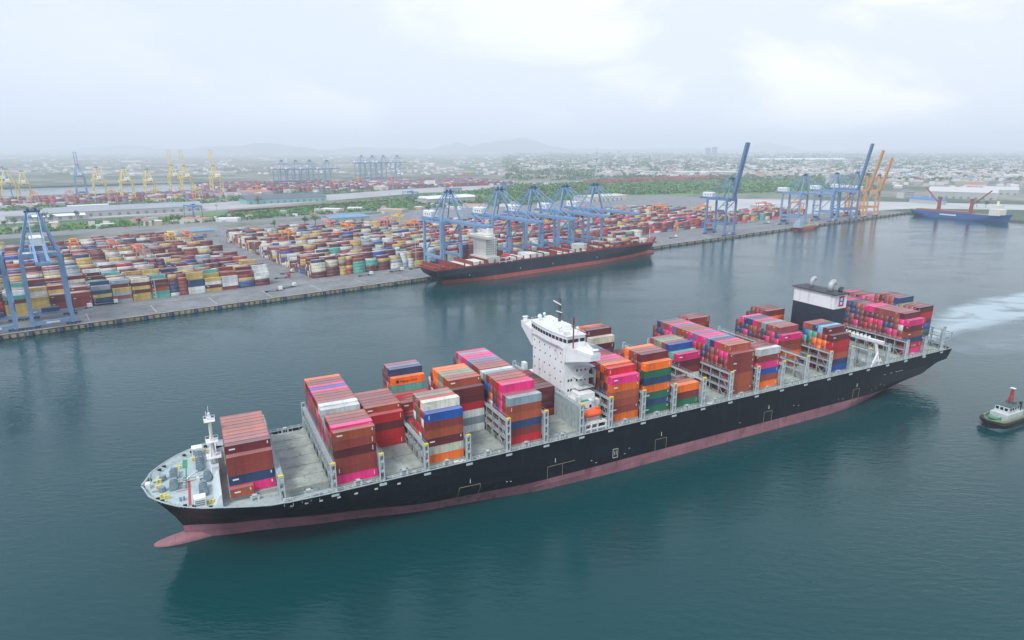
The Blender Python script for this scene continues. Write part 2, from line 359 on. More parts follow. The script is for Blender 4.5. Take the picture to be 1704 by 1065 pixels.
FB = [ # forward half breadth per level: (s list, hb list) measured at s
 ([-11, 20, 60, 105, 140], [.3, 7.5, 17, 24.5, 26]), ([-11.6, 3, 31, 60, 103, 130], [.4, 4.7, 11.6, 19, 25, 26]),
 ([-11.8, 3, 31, 60, 100, 125], [.4, 5.4, 13.0, 20.6, 25.5, 26]), ([-12, 3, 31, 60, 95, 115], [.4, 6.2, 14.6, 22.2, 25.8, 26]),
 ([-13.6, 0, 20, 45, 75, 100], [.4, 8.5, 17, 22.8, 25.6, 26]), ([-16.2, -8, 5, 25, 50, 80], [.4, 8.0, 16, 22.5, 25.4, 26]),
 ([-18.8, -12, -3, 12, 32, 60], [.4, 9.6, 17.6, 23, 25.5, 26]), ([-20.9, -18.5, -15.3, -10, -5, 0, 12, 30], [.5, 8.5, 13.4, 18.6, 21.6, 23.4, 25.3, 26])]
AE = [300, 308, 314, 320, 331, 334.0, 334.2, 334.2]; AP = [2.0, 2.3, 3.0, 4.5, 12.0, 0, 0, 0]
def hb(k, s):
    if s <= 140: return lerp(s, *FB[k])
    if s <= 240: return HB
    if AP[k]:
        u = min(1, (s - 240) / (AE[k] - 240)); return HB * max(0, 1 - u ** AP[k]) ** (1 / 1.8)
    u = (s - 240) / 94; return HB - (2.2, 1.2, .5)[k - 5] * u ** 3 * 1.0
NU = 30
def spos(k, i):
    if i <= NU: u = i / NU; u = u ** 1.6; return STEM[k] + (140 - STEM[k]) * u
    if i <= NU + 4: return 140 + 100 * (i - NU) / 4
    u = (i - NU - 4) / 16; return 240 + (AE[k] - 240) * (1 - (1 - u) ** 1.5)
NI = NU + 4 + 16
for_sheer = lambda s: 1.9 * max(0, min(1, (14 - s) / 16)) ** 1.2          # the forecastle bulwark stands higher
mb = MB()
for side in (-1, 1):
    vs = []; fs = []; K = len(LV)
    for i in range(NI + 1):
        for k in range(K):
            s = spos(k, i); z = LV[k] + (for_sheer(s) if k == K - 1 else (for_sheer(s) * .5 if k == K - 2 else 0))
            vs.append((s, VC + side * hb(k, s), z))
    o_ = len(mb.v); mb.v += vs
    for i in range(NI):
        for k in range(K - 1):
            a = i * K + k; f = (a, a + K, a + K + 1, a + 1)
            if side > 0: f = f[::-1]
            mb.f.append(tuple(x + o_ for x in f)); mb.m.append(1 if k < 3 else 0)
# transom and stem closing
tr = [(AE[k], VC + sd_ * hb(k, AE[k]), LV[k]) for sd_, ks in ((-1, (4, 5, 6, 7)), (1, (7, 6, 5, 4))) for k in ks]
mb.add(tr, [tuple(range(8))])
for k in range(7):
    a = [(STEM[k], VC - FB[k][1][0], LV[k]), (STEM[k + 1], VC - FB[k + 1][1][0], LV[k + 1] + (1.9 if k == 6 else 0)), (STEM[k + 1], VC + FB[k + 1][1][0], LV[k + 1] + (1.9 if k == 6 else 0)), (STEM[k], VC + FB[k][1][0], LV[k])]
    mb.add(a, [(0, 1, 2, 3)], 1 if k < 3 else 0)
SB(mb, 'hull', [hullm, bootm], smooth=False)
mb = MB(); rings = []
for s, r_, zc in ((-20.4, .15, -.1), (-20.1, 1.0, -.3), (-19, 1.9, -.6), (-17, 2.6, -.8), (-14, 3.0, -.7), (-11.5, 3.1, -.4), (-8, 2.9, -.2), (-2, 2.6, -.6), (4, 2.4, -1.2)):
    rings.append([(s, VC + math.cos(t_ * math.pi / 8) * r_ * .95, zc + math.sin(t_ * math.pi / 8) * r_ * (.86 if math.sin(t_ * math.pi / 8) > 0 else 1)) for t_ in range(16)])
mb.loft(rings); SB(mb, 'bulbous_bow', bootm, smooth=True)
def hbz(s, z):
    z6, z7 = 15.5 + for_sheer(s) * .5, 18.2 + for_sheer(s); t_ = max(0, min(1, (z - z6) / (z7 - z6))); return hb(6, s) * (1 - t_) + hb(7, s) * t_
# rail cap / bulwark light edge all round
mb = MB()
for side in (-1, 1):
    pr = None
    for i in range(NI + 1):
        s = spos(7, i); p = (s, VC + side * (hb(7, s) - .12), 18.2 + for_sheer(s) + .04)
        if pr: mb.bar(pr, p, .42, .16)
        pr = p
SB(mb, 'gunwale', lash)
FZ = lambda s: 18.92 if s < -.4 else 18.12
for side in (-1, 1):      # light inner face of the bow bulwark
    mb = MB(); pr = None
    for i in range(NI + 1):
        s = spos(7, i)
        if s > 14.5: break
        p = (max(s + .12, -20.6), VC + side * max(.3, hb(7, s) - .25), 18.2 + for_sheer(s), VC + side * max(.2, hbz(s, FZ(s)) - .22))
        if pr: mb.add([(pr[0] + .3, pr[3], FZ(pr[0])), (p[0] + .3, p[3], FZ(p[0])), (p[0], p[1], p[2]), (pr[0], pr[1], pr[2])], [(0, 1, 2, 3)])
        pr = p
    SB(mb, 'bulwark_lining', forem)
# decks
mb = MB(); pts = []
for i in range(0, NI + 1): s = max(spos(7, i), -20.0); pts.append((s, hb(7, s) - .35))
def deckface(mb, zf, s0, s1, mi=0):
    ps = [(s, hbz(s, zf) - .25) for s, h_ in pts if s0 < s < s1]; ps = [(s0, hbz(s0, zf) - .25)] + ps + [(s1, hbz(s1, zf) - .35)]
    for (a, ha), (c, hc) in zip(ps, ps[1:]):
        mb.add([(a, VC - ha, zf), (c, VC - hc, zf), (c, VC + hc, zf), (a, VC + ha, zf)], [(0, 1, 2, 3)], mi)
mb = MB(); deckface(mb, 16.9, -.4, 333.9); SB(mb, 'main_deck', deckgrey)
mb = MB(); deckface(mb, 18.1, -.4, 15.2); SB(mb, 'side_deck', deckgrey)
mb = MB(); deckface(mb, 18.9, -19.6, -.4); mb.box(-.45, -.35, VC - 18.5, VC + 18.5, 16.9, 18.85); SB(mb, 'forecastle_deck', forem)
# bulwark stanchions inside the bow
for side in (-1, 1):
    mb = MB()
    s = -19
    while s < 0:
        y0_ = VC + side * (hbz(s, 18.9) - .5); y1_ = VC + side * (hb(7, s) - .45); mb.bar((s, y0_, 18.9), (s, y1_, 17.8 + for_sheer(s)), .16); mb.bar((s, y0_ - side * .7, 18.9), (s, y1_, 17.8 + for_sheer(s)), .12); s += 1.1
    SB(mb, 'bulwark_stay', lash)
    for s in (-16.6, -15.4, -9.8, -7.6, -3.5):
        y = VC + side * (hbz(s, 19.3) - .35)
        b2 = MB(); b2.box(s - .5, s + .5, y - .25, y + .25, 18.95, 20.0); SB(b2, 'fairlead', black)

# ---- bays: start s, rows; each row = (tiers bottom to top, top height)
BAYS = [1.8, 15.9, 30.0, 44.1, 58.0, 72.3, 86.4, 100.6, 127.2, 141.8, 156.3, 170.6, 184.8, 199.5, 213.9, 228.4, 243.2, 269.8, 282.9, 297.3, 311.7]
HZ = 19.42; LEN = 12.19; PIT = 2.56; NR = 19
# hatch covers: every panel its own part
hatch_idx = 0
for bi, s in enumerate(BAYS):
    v0, v1 = 172.0, 221.0
    if bi == 0: v0, v1 = 178.8, 214.2
    if bi == 1: v0, v1 = 176.0, 217.0
    nP = 6 if bi < 2 else 5
    for k in range(nP):
        a = v0 + (v1 - v0) * k / nP; c = v0 + (v1 - v0) * (k + 1) / nP
        mb = MB(); mb.box(s - .25, s + LEN + .25, a + .13, c - .13, 17.9, 19.3)
        if bi in (1, 3, 5, 7, 10, 11, 14, 15, 17, 18):
            for j in range(6):
                x = s + .6 + j * 2.2; mb.box(x, x + .22, a + .25, c - .25, 19.3, 19.36)
            for x in (s + .1, s + 6.0, s + 11.9):
                for y in (a + .5, (a + c) / 2, c - .7): mb.box(x, x + .25, y, y + .25, 19.3, 19.42)
        SB(mb, 'hatch_cover', hatchm)
    mb = MB(); mb.box(s - .4, s + LEN + .4, v0 + .1, v1 - .1, 16.9, 17.9); SB(mb, 'hatch_coaming', deckgrey)
# lashing bridges in the gaps
LB = [(-.2 + .0, 0)]
gaps = []
for i in range(len(BAYS) - 1):
    a = BAYS[i] + LEN; c = BAYS[i + 1]
    gaps.append(((a + c) / 2, a, c))
def lashing_bridge(sc, zt, v0=170.7, v1=221.9, solid=False):
    mb = MB(); s0, s1 = sc - .62, sc + .62
    n_ = 10
    for i in range(n_ + 1):
        v = v0 + 1 + (v1 - v0 - 2) * i / n_
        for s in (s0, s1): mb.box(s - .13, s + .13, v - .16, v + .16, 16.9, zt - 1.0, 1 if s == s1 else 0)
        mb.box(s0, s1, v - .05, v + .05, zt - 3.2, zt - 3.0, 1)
    for z in ((22.3, zt - 1.0) if zt < 28 else (22.3, 25.3, zt - 1.0)):
        mb.box(s0 - .1, s1 + .1, v0 + .6, v1 - .6, z - .09, z + .09, 0)
        for s in (s0 - .1, s1 + .1):
            mb.box(s - .04, s + .04, v0 + .6, v1 - .6, z + 1.0, z + 1.07, 0)
            for i in range(31): v = v0 + .7 + (v1 - v0 - 1.4) * i / 30; mb.box(s - .04, s + .04, v - .04, v + .04, z + .09, z + 1.03, 0)
    for i in range(0, n_, 3):
        va = v0 + 1 + (v1 - v0 - 2) * i / n_; vb = v0 + 1 + (v1 - v0 - 2) * (i + 1) / n_
        mb.bar((s0, va, 17.5), (s0, vb, 22.2), .16, .16, 0); mb.bar((s0, vb, 17.5), (s0, va, 22.2), .16, .16, 0)
        if zt > 28: mb.bar((s0, va, 22.4), (s0, vb, 28), .16, .16, 0)
    if solid:
        mb.box(s0 - .05, s0 + .1, v0 + 1, v1 - 1, 17, zt - 1.3, 0)
        for i in range(26): v = v0 + 1.4 + i * 1.95; mb.box(s0 - .22, s0 - .05, v - .07, v + .07, 17, zt - 1.3, 0)
    lb = SB(mb, 'lashing_bridge', [lash, lashd])
    for vv in (v0, v1):   # end posts: two flanges with long slots between
        p = MB()
        for ss in (-.72, .48): p.box(sc + ss, sc + ss + .24, vv - .35, vv + .35, 16.9, zt)
        p.box(sc - .48, sc + .48, vv - .2, vv + .2, 16.9, 18.6); p.box(sc - .48, sc + .48, vv - .2, vv + .2, 21.1, 21.9); p.box(sc - .48, sc + .48, vv - .2, vv + .2, 24.2, 24.9)
        if zt > 28: p.box(sc - .48, sc + .48, vv - .2, vv + .2, 27.2, 27.7)
        p.box(sc - 1.1, sc + 1.1, vv - .5, vv + .5, 16.9, 17.6)
        pp = SB(p, 'end_post', mat('post_paint', (.50, .58, .60), .55, noise=.1), parent=lb)
        c = MB(); c.box(sc - .72, sc + .72, vv - .36, vv + .36, zt, zt + .45); SB(c, 'post_cap', yellow if (sc < 270 and vv < 190) else lash, parent=lb)
    return lb
for i, (sc, a, c) in enumerate(gaps):
    if i == 7: lashing_bridge(a + 1.0, 29.4, solid=True); lashing_bridge(c - 1.1, 29.7); continue
    if i == 16: lashing_bridge(a + 1.0, 29.9); lashing_bridge(268.6, 27.2); continue
    zt = 26.9 if i < 5 else 29.7
    if i == 0: zt = 25.5
    if i >= 17: zt = 27.2
    v0 = 170.7 if i > 1 else (173.0 if i == 1 else 174.2); v1 = 2 * VC - v0
    if i <= 1: v0 = 171.0 if i == 1 else 173.0; v1 = 2 * VC - v0
    lashing_bridge(sc, zt, v0, v1)
lashing_bridge(325.4, 30.0, 171.2, 221.4)
# open lattice over the stern mooring deck
mb = MB()
for v in (171.4, 187.8, 204.8, 221.2): mb.bar((332.8, v, 16.9), (332.8, v, 26.4), .4)
for z in (19.5, 22.9, 26.4): mb.bar((332.8, 171.4, z), (332.8, 221.2, z), .3)
for v in (171.4, 187.8, 204.8, 221.2):
    for z in (22.9, 26.4): mb.bar((326.2, v, z), (332.8, v, z), .28)
for a, c in ((171.4, 187.8), (204.8, 187.8), (204.8, 221.2)): mb.bar((332.8, a, 22.9), (332.8, c, 26.4), .22); mb.bar((332.8, c, 16.9), (332.8, a, 22.9), .22)
SB(mb, 'stern_frame', lash)
mb = MB()
for s, v in ((328, 176), (329.5, 182), (328, 192), (329, 203), (328, 214)):
    mb.tube((s, v - 1.6, 18.3), (s, v + 1.6, 18.3), .9, n=10); mb.box(s - 1.2, s + 1.2, v + 1.6, v + 2.1, 16.9, 19.4)
SB(mb, 'mooring_winch', machine)
# outboard walkway fixtures: stanchions, rails, vent boxes, hatch-side stools
rnd = random.Random(3)
for side in (-1, 1):
    mb = MB(); v = VC + side * (HB - .7)
    s = 15
    while s < 331:
        yy = VC + side * (hb(7, s) - .5)
        mb.box(s - .06, s + .06, yy - .06, yy + .06, 16.9, 19.3); s += 2.4
    pr = None; s = 15
    while s < 332:
        yy = VC + side * (hb(7, s) - .5)
        if pr:
            for z in (18.75, 19.25): mb.bar((pr[0], pr[1], z), (s, yy, z), .07)
        pr = (s, yy); s += 5
    SB(mb, 'deck_railing', white)
    for bi, s in enumerate(BAYS):
        if 113 < s < 126: continue
        m2 = MB(); y0 = VC + side * (min(hbz(s + q_s, 17.5) for q_s in (0, 6, 12)) - 1.4)
        for u in (5.1, 7.0):
            m2.box(s + u - .28, s + u + .28, y0 - .35, y0 + .35, 16.9, 19.9); 
        m2.box(s + 4.8, s + 7.3, y0 - .4, y0 + .4, 19.5, 19.9)
        SB(m2, 'container_stool', mat('post_paint', (.50, .58, .60)))
        m3 = MB()
        for q_ in range(5):
            u = rnd.choice((.6, 2.2, 3.4, 8.6, 9.8, 11.2)); wd = rnd.uniform(.5, 1.7); m3.box(s + u, s + u + wd, y0 - .3, y0 + .4, 17, 17 + rnd.uniform(.5, 1.5))
        SB(m3, 'deck_vent_box', [white, lash, lash][rnd.randrange(3)])
# ---- hull side marks
mk = mat('hull_marking', (.62, .62, .56), .6); mky = mat('hull_marking_yellow', (.26, .25, .14), .6)
def yside(s, z, eps=.06):   # outer surface of the near side at (s, z)
    for k in range(len(LV) - 1):
        if LV[k] <= z <= LV[k + 1]: t_ = (z - LV[k]) / (LV[k + 1] - LV[k]); return VC - (hb(k, s) * (1 - t_) + hb(k + 1, s) * t_) - eps
    return VC - hb(7, s) - eps
def hbar(mb, s0, z0, s1, z1, wd=.16):
    n_ = max(1, int(max(abs(z1 - z0) / 1.2, abs(s1 - s0) / 3)))
    for i in range(n_):
        a = i / n_; c = (i + 1) / n_
        sa, za, sb, zb = s0 + (s1 - s0) * a, z0 + (z1 - z0) * a, s0 + (s1 - s0) * c, z0 + (z1 - z0) * c
        mb.bar((sa, yside(sa, za), za), (sb, yside(sb, zb), zb), wd, .1)
for s, w_, full in ((71.5, 7.2, 0), (103.2, 6.0, 1), (149.5, 5.3, 0), (206, 4.6, 0), (262, 4.2, 0)):
    mb = MB(); hbar(mb, s - w_ / 2, 9.2, s + w_ / 2 + (5 if full else 0), 9.2); 
    for ss in (s - w_ / 2, s + w_ / 2): hbar(mb, ss, 9.2, ss, 1.2, .14)
    SB(mb, 'tug_push_mark', mky)
    mb = MB(); zz_ = 11.0; yy = yside(s, zz_); mb.bar((s, yy, zz_ - .7), (s, yy, zz_ + .4), .45, .12); mb.bar((s, yy, zz_ + .4), (s, yy, zz_ + .9), .2, .12); SB(mb, 'tug_arrow', mk)
mb = MB()
for a in ((127.5, 9.6, 129.6, 9.6), (127.5, 6.2, 129.6, 6.2), (127.5, 6.2, 127.5, 9.6), (129.6, 6.2, 129.6, 9.6), (128.2, 7.2, 128.2, 8.8), (128.9, 7.2, 128.9, 8.8)): hbar(mb, *a, .2)
SB(mb, 'pilot_ladder_mark', mk)
mb = MB()
for s in (118, 120, 132.5, 134.5, 84.5, 86.0, 190, 221, 224, 273, 276, 279, 282, 250, 253): z = rnd.uniform(6, 9); hbar(mb, s, z, s + .5, z, .22)
for s in (281, 286, 290, 292, 294): hbar(mb, s, 12.8, s + 1.2, 12.8, .18)
SB(mb, 'draught_mark', mk)
mb = MB()
for i, s in enumerate((17, 21, 25, 30, 35, 41, 48)): z = 16.2; yy = yside(s, z); mb.bar((s - .5, yy, z), (s + .5, yy, z), .14, .5)
SB(mb, 'hull_opening', mk)
def text(body, size, mtl, name, parent, loc, rot, ext=.02, cat=None):
    cu = bpy.data.curves.new(name, 'FONT'); cu.body = body; cu.size = size; cu.extrude = ext; cu.align_x = 'LEFT'; cu.materials.append(mtl)
    o = bpy.data.objects.new(name, cu); col.objects.link(o); o.location = (0, 0, 0); bpy.context.view_layer.update()
    me = bpy.data.meshes.new_from_object(o.evaluated_get(bpy.context.evaluated_depsgraph_get())); bpy.data.objects.remove(o)
    o = bpy.data.objects.new(name, me); col.objects.link(o); o.parent = parent; o.location = loc; o.rotation_euler = rot
    return o

# ---- forecastle fittings
mb = MB()     # breakwater: an inclined plate across the deck behind the mast
mb.frus((-2.6, -.5, 176.2, 216.4, 18.9), (-.9, -.4, 176.6, 216.0, 22.0)); mb.box(-2.2, -.2, 192.9, 199.7, 18.9, 23.0)
SB(mb, 'breakwater', mat('breakwater_paint', (.60, .68, .70), .5, noise=.08))
mb = MB()
mb.tube((-1.2, VC, 22.6), (-1.2, VC, 39), .65, .4, n=10); mb.tube((-2.4, VC - .7, 22.6), (-1.3, VC, 31), .28, .2); mb.tube((-2.4, VC + .7, 22.6), (-1.3, VC, 31), .28, .2)
SB(mb, 'foremast', white)
for z, r_ in ((25.0, 2.0), (30.0, 1.7), (36.6, 1.5)):
    mb = MB(); mb.box(-1.2 - r_, -1.2 + r_, VC - r_, VC + r_, z, z + .15)
    for a in (-1, 1):
        mb.box(-1.2 + a * r_ - .04, -1.2 + a * r_ + .04, VC - r_, VC + r_, z + .95, z + 1.03); mb.box(-1.2 - r_, -1.2 + r_, VC + a * r_ - .04, VC + a * r_ + .04, z + .95, z + 1.03)
        for c in (-1, 0, 1): mb.box(-1.2 + a * r_ - .04, -1.2 + a * r_ + .04, VC + c * r_ - .04, VC + c * r_ + .04, z, z + 1); mb.box(-1.2 + c * r_ - .04, -1.2 + c * r_ + .04, VC + a * r_ - .04, VC + a * r_ + .04, z, z + 1)
    mb.box(-1.8, -.6, VC - .5, VC + .5, z + .15, z + 1.2)
    SB(mb, 'mast_platform', white)
mb = MB(); mb.tube((-1.2, VC + .3, 38.8), (-1.2, VC + .3, 41.0), .07, n=5); mb.tube((-1.9, VC - .5, 37.6), (-1.9, VC - .5, 39.8), .12, n=5); SB(mb, 'mast_light', white)
def winch(s, v, ln=4.0, r_=1.15):
    mb = MB(); mb.tube((s, v - ln / 2, 20.4), (s, v + ln / 2, 20.4), r_ * .6, n=12)
    for a in (-ln / 2, -ln / 6, ln / 6, ln / 2): mb.tube((s, v + a - .12, 20.4), (s, v + a + .12, 20.4), r_, n=12)
    mb.box(s - .9, s + .9, v + ln / 2 + .2, v + ln / 2 + 1.4, 18.9, 21.2); mb.box(s - 1.2, s + 1.2, v - ln / 2, v + ln / 2, 18.9, 19.25)
    SB(mb, 'winch', machine)
for a in ((-5.5, 203, 5), (-5.5, 208.5, 3.2), (-5.0, 186, 4.2), (-12.6, 192.5, 2.6), (-12.6, 199.6, 2.6), (-3.6, 193.6, 2.4)): winch(*a)
for v in (192.4, 199.8):
    mb = MB(); mb.tube((-15.6, v, 18.9), (-15.6, v, 20.4), 1.0, .9, n=10); mb.tube((-14.6, v, 19.2), (-18.2, v + (.8 if v > VC else -.8) * -1, 19.0), .25, n=6); SB(mb, 'windlass', machine)
for s, v in ((-15.4, 188.5), (-14.4, 187.2), (-10.5, 184.2), (-11.4, 205), (-7, 181.5), (-16.6, 194.5), (-16.6, 198.2), (-13.2, 202.5), (-3.4, 213.4), (-3.2, 179), (-7.0, 209)):
    mb = MB(); 
    for a in (-.45, .45): mb.tube((s + a, v, 18.9), (s + a, v, 19.9), .3, n=8); mb.tube((s + a, v, 19.9), (s + a, v, 20.05), .38, n=8)
    SB(mb, 'bollard', yellow if rnd.random() < .6 else machine)
for s, v in ((-6.0, 179.3), (-6.0, 213.3)):     # white ventilator houses
    mb = MB(); mb.box(s - 1.5, s + 1.5, v - 1.4, v + 1.4, 18.9, 21.7)
    for z in (19.6, 20.2, 20.8): mb.box(s - 1.2, s + 1.2, v - 1.5, v - 1.4, z, z + .3, 1)
    SB(mb, 'ventilator_house', [white, lashd])
mb = MB(); mb.box(-9.6, -9.2, 197.5, 205, 18.91, 18.93, 0); mb.box(-12.2, -3, 197.2, 197.6, 18.91, 18.93, 0); mb.box(-10.4, -9.0, 205, 211, 18.91, 18.93, 0); SB(mb, 'green_walkway_line', greenline)
mb = MB(); mb.box(-9.0, -8.3, 180.5, 195.5, 18.91, 18.93); mb.box(-12.2, -3, 195.2, 195.7, 18.91, 18.93); mb.box(-8.3, -1.5, 180.2, 180.6, 18.91, 18.93); mb.box(-12, -9, 190, 190.4, 18.91, 18.93); SB(mb, 'red_walkway_line', redline)
mb = MB(); mb.bar((-6.2, 194.8, 18.9), (-6.2, 194.8, 22), .4); mb.bar((-6.2, 194.8, 22), (-8.8, 189, 23), .3); mb.box(-6.6, -5.8, 194.3, 195.3, 18.9, 20); SB(mb, 'deck_crane', white)
mb = MB()
for v in (194.8,): mb.bar((-11.2, 194.0, 18.9), (-11.2, 194.0, 22.2), .2); mb.bar((-11.2, 198.6, 18.9), (-11.2, 198.6, 22.2), .2); mb.bar((-11.2, 194, 22.2), (-11.2, 198.6, 22.2), .2)
for k in range(4): mb.tube((-9.8, 191.5 + k * 1.6, 18.9), (-9.8, 191.5 + k * 1.6, 20.2), .45, n=8)
SB(mb, 'deck_pipework', lash)
mb = MB(); mb.bar((-18.6, VC, 18.9), (-18.6, VC, 23.5), .12); mb.box(-20.0, -18.8, VC - .9, VC + .9, 18.9, 20.6); SB(mb, 'jackstaff', white)

# ---- deckhouse and bridge
hs0, hs1, hv0, hv1 = 115.2, 125.4, 184.2, 208.6
mb = MB(); mb.box(hs0, hs1, hv0, hv1, 16.9, 45.4)
for v in (hv0 - .02,):
    pass
dh = SB(mb, 'deckhouse', white)
for gs, z in [(g_, z_) for g_ in (-1, 1) for z_ in (30.6, 34.6, 38.4, 42.0)]:   # external deck galleries on both sides
    b2 = MB()
    b2.box(hs0 + 3.4, hs1 + .4, *((hv0 - 3.4, hv0) if gs < 0 else (hv1, hv1 + 3.4)), z - .12, z)
    for y in ((hv0 - 3.35,) if gs < 0 else (hv1 + 3.35,)):
        for zz_ in (z + .55, z + 1.05): b2.box(hs0 + 3.4, hs1 + .4, y - .03, y + .03, zz_, zz_ + .06)
        for k in range(8): x = hs0 + 3.5 + k * (hs1 - hs0 - 3.2) / 7; b2.box(x - .03, x + .03, y - .03, y + .03, z, z + 1.05)
    SB(b2, 'gallery', mat('gallery_paint', (.66, .70, .70), .5), parent=dh)
b2 = MB()   # zig-zag stairs
for k, z in enumerate((30.6, 34.6, 38.4)):
    za, zb = z, (34.6, 38.4, 42.0)[k]; x0, x1 = (hs0 + 5, hs1 - .8) if k % 2 else (hs1 - .8, hs0 + 5)
    b2.bar((x0, hv0 - 2.6, za), (x1, hv0 - 2.6, zb - .1), .8, .14)
b2.bar((hs1 - 1, hv0 - 2.6, 22), (hs0 + 5, hv0 - 2.6, 30.4), .8, .14)
SB(b2, 'stairway', mat('gallery_paint', ()), parent=dh)
def window(s0, s1, v0, v1, z0, z1, parent, name='window', m_=glass):
    b3 = MB(); b3.box(s0, s1, v0, v1, z0, z1); return SB(b3, name, m_, parent=parent)
for r_, z in enumerate((24.4, 28.0, 31.8, 35.6, 39.4, 42.6)):
    for c in range(6):
        v = 187 + c * 3.9 + (.5 if r_ % 2 else 0)
        window(hs0 - .05, hs0 + .02, v, v + .55, z, z + .6, dh)
    if r_ in (1, 2): 
        for u in (1.0, 2.2): window(hs0 + u, hs0 + u + .7, hv0 - .05, hv0 + .02, z + 1.0, z + 1.9, dh)
    for u in (4.6, 6.4, 8.2): window(hs0 + u, hs0 + u + .6, hv0 - .05, hv0 + .02, z + .6, z + 1.5, dh)
# lower base block: machinery and boat deck
mb = MB(); mb.box(116.4, 125.2, 176.5, hv0, 16.9, 27.4); mb.box(115.4, 125.4, 171.6, 176.5, 20.6, 20.9); mb.box(117.5, 124, 178, 183.6, 27.4, 29.6)
for s in (116, 118.6, 121.3, 124.9): mb.box(s - .25, s + .25, 171.5, 172.0, 16.9, 20.6); mb.box(s - .06, s + .06, 171.6, 171.7, 20.9, 22)
for z in (21.4, 22.0): mb.box(115.6, 125.3, 171.6, 171.68, z, z + .08)
mb.box(115.6, 125.4, 171.5, 172, 18.7, 19.1)
bd = SB(mb, 'boat_deck', white)
for x in (117.2, 123.6): mb = MB(); mb.bar((x, 173.0, 20.9), (x, 174.6, 26.2), .4); mb.bar((x, 174.6, 26.2), (x, 172.6, 26.6), .35); SB(mb, 'boat_davit', mat('davit_green', (.12, .28, .18), .5))
for z in (22, 24.8):
    for u in (1.6, 4.4): window(116.4 + u, 117.3 + u, 176.44, 176.52, z, z + 1.1, bd)
mb = MB(); mb.box(116.2, 117.6, 177, 178.4, 27.4, 29.4); mb.tube((122, 176, 27.4), (122, 176, 29.0), .6, n=10); SB(mb, 'vent_head', mat('gallery_paint', ()))
mb = MB(); mb.box(117, 121, 176.6, 180, 27.45, 27.5); SB(mb, 'green_deck_patch', greenline)
# far side mirror
mb = MB(); mb.box(116.4, 125.2, hv1, 216, 16.9, 27.4); mb.box(114.5, 116.0, 214.5, 217, 16.9, 31.0); SB(mb, 'far_casing', white)
# bridge deck with wings: one shaped slab whose undersides slope up to the tips
mb = MB()
def wing(v_in, v_out, sgn):
    zb_in, zb_out, zt_ = 40.4, 44.6, 46.9
    s_f, s_b = 114.4, 120.6
    A = [(s_f, v_in, zb_in), (s_b + 2.5, v_in, zb_in), (s_b + 2.5, v_in, zt_ - 1.1), (s_f, v_in, zt_ - 1.1)]
    B = [(s_f + 2.6, v_out, zb_out), (s_b, v_out, zb_out), (s_b, v_out, zt_ - 1.1), (s_f + 2.6, v_out, zt_ - 1.1)]
    mb.add(A + B, [(0, 1, 5, 4), (2, 3, 7, 6), (0, 4, 7, 3), (1, 2, 6, 5), (4, 5, 6, 7), (0, 3, 2, 1)])
    # bulwark
    for p_, q_ in (((s_f, v_in), (s_f + 2.6, v_out)), ((s_f + 2.6, v_out), (s_b, v_out)), ((s_b, v_out), (s_b + 2.5, v_in))):
        mb.bar((p_[0], p_[1], zt_ - .55), (q_[0], q_[1], zt_ - .55), .14, 1.2)
wing(hv0 + .5, 170.6, -1); wing(hv1 - .5, 222.0, 1)
mb.box(hs0 - .8, hs1 + .4, hv0 + .5, hv1 - .5, 45.4, 45.8)
bw = SB(mb, 'bridge_wing', white)
for v_ in (170.9, 221.7): 
    b3 = MB(); b3.box(118, 119.6, v_ - .2, v_ + .6, 46, 48.3); b3.box(117.6, 120, v_ - .5, v_ + .9, 48.3, 48.4); SB(b3, 'wing_console', [white][0], parent=bw)
# wheelhouse: front bows outwards, window band all round
mb = MB(); fr_ = [(114.9, 183.2), (114.2, 187.5), (113.8, 192), (113.7, VC), (113.8, 200.6), (114.2, 205.1), (114.9, 209.4), (122.6, 209.4), (122.6, 183.2)]
mb.loft([[(x, y, 45.8) for x, y in fr_], [(x, y, 50.2) for x, y in fr_]])
wh = SB(mb, 'wheelhouse', white)
for (x0, y0), (x1, y1) in list(zip(fr_, fr_[1:] + fr_[:1])):
    ln = math.hypot(x1 - x0, y1 - y0); n_ = max(2, int(ln / 2.0))
    nx, ny = (y0 - y1) / ln, (x1 - x0) / ln
    cx_, cy_ = (x0 + x1) / 2 - 118, (y0 + y1) / 2 - VC
    if nx * cx_ + ny * cy_ < 0: nx, ny = -nx, -ny
    for k in range(n_):
        a = (k + .1) / n_; c = (k + .9) / n_
        p = Vector((x0 + (x1 - x0) * (a + c) / 2 + nx * .01, y0 + (y1 - y0) * (a + c) / 2 + ny * .01, 48.5))
        b3 = MB(); d_ = Vector((x1 - x0, y1 - y0, 0)).normalized() * (ln * (c - a) / 2)
        b3.bar(p - d_, p + d_, .12, 1.25); SB(b3, 'window', glass, parent=wh)
mb = MB(); mb.loft([[(x + (x - 118) * .06, VC + (y - VC) * 1.03, z) for x, y in fr_] for z in (50.2, 50.45)]); 
for i in range(len(fr_)):
    (x0, y0), (x1, y1) = fr_[i], fr_[(i + 1) % len(fr_)]; mb.bar((x0, y0, 51.3), (x1, y1, 51.3), .06); mb.bar((x0, y0, 50.5), (x0, y0, 51.3), .07)
    mb.bar(((x0 + x1) / 2, (y0 + y1) / 2, 50.5), ((x0 + x1) / 2, (y0 + y1) / 2, 51.3), .06)
SB(mb, 'monkey_island', mat('roof_paint', (.70, .72, .71), .6))
mb = MB(); mb.box(118.5, 121, 190, 202.5, 50.5, 52.4); mb.box(115, 117, 184.5, 186, 50.5, 51.8); mb.box(119.5, 122, 204, 207, 50.5, 51.9); SB(mb, 'roof_locker', white)
mb = MB(); mb.bar((119.4, 196.0, 52.4), (119.4, 196.0, 61.5), .8); mb.bar((119.4, 193.4, 58.4), (119.4, 200.6, 58.4), .35); mb.bar((119.4, 194.6, 55.6), (119.4, 198.4, 55.6), .35)
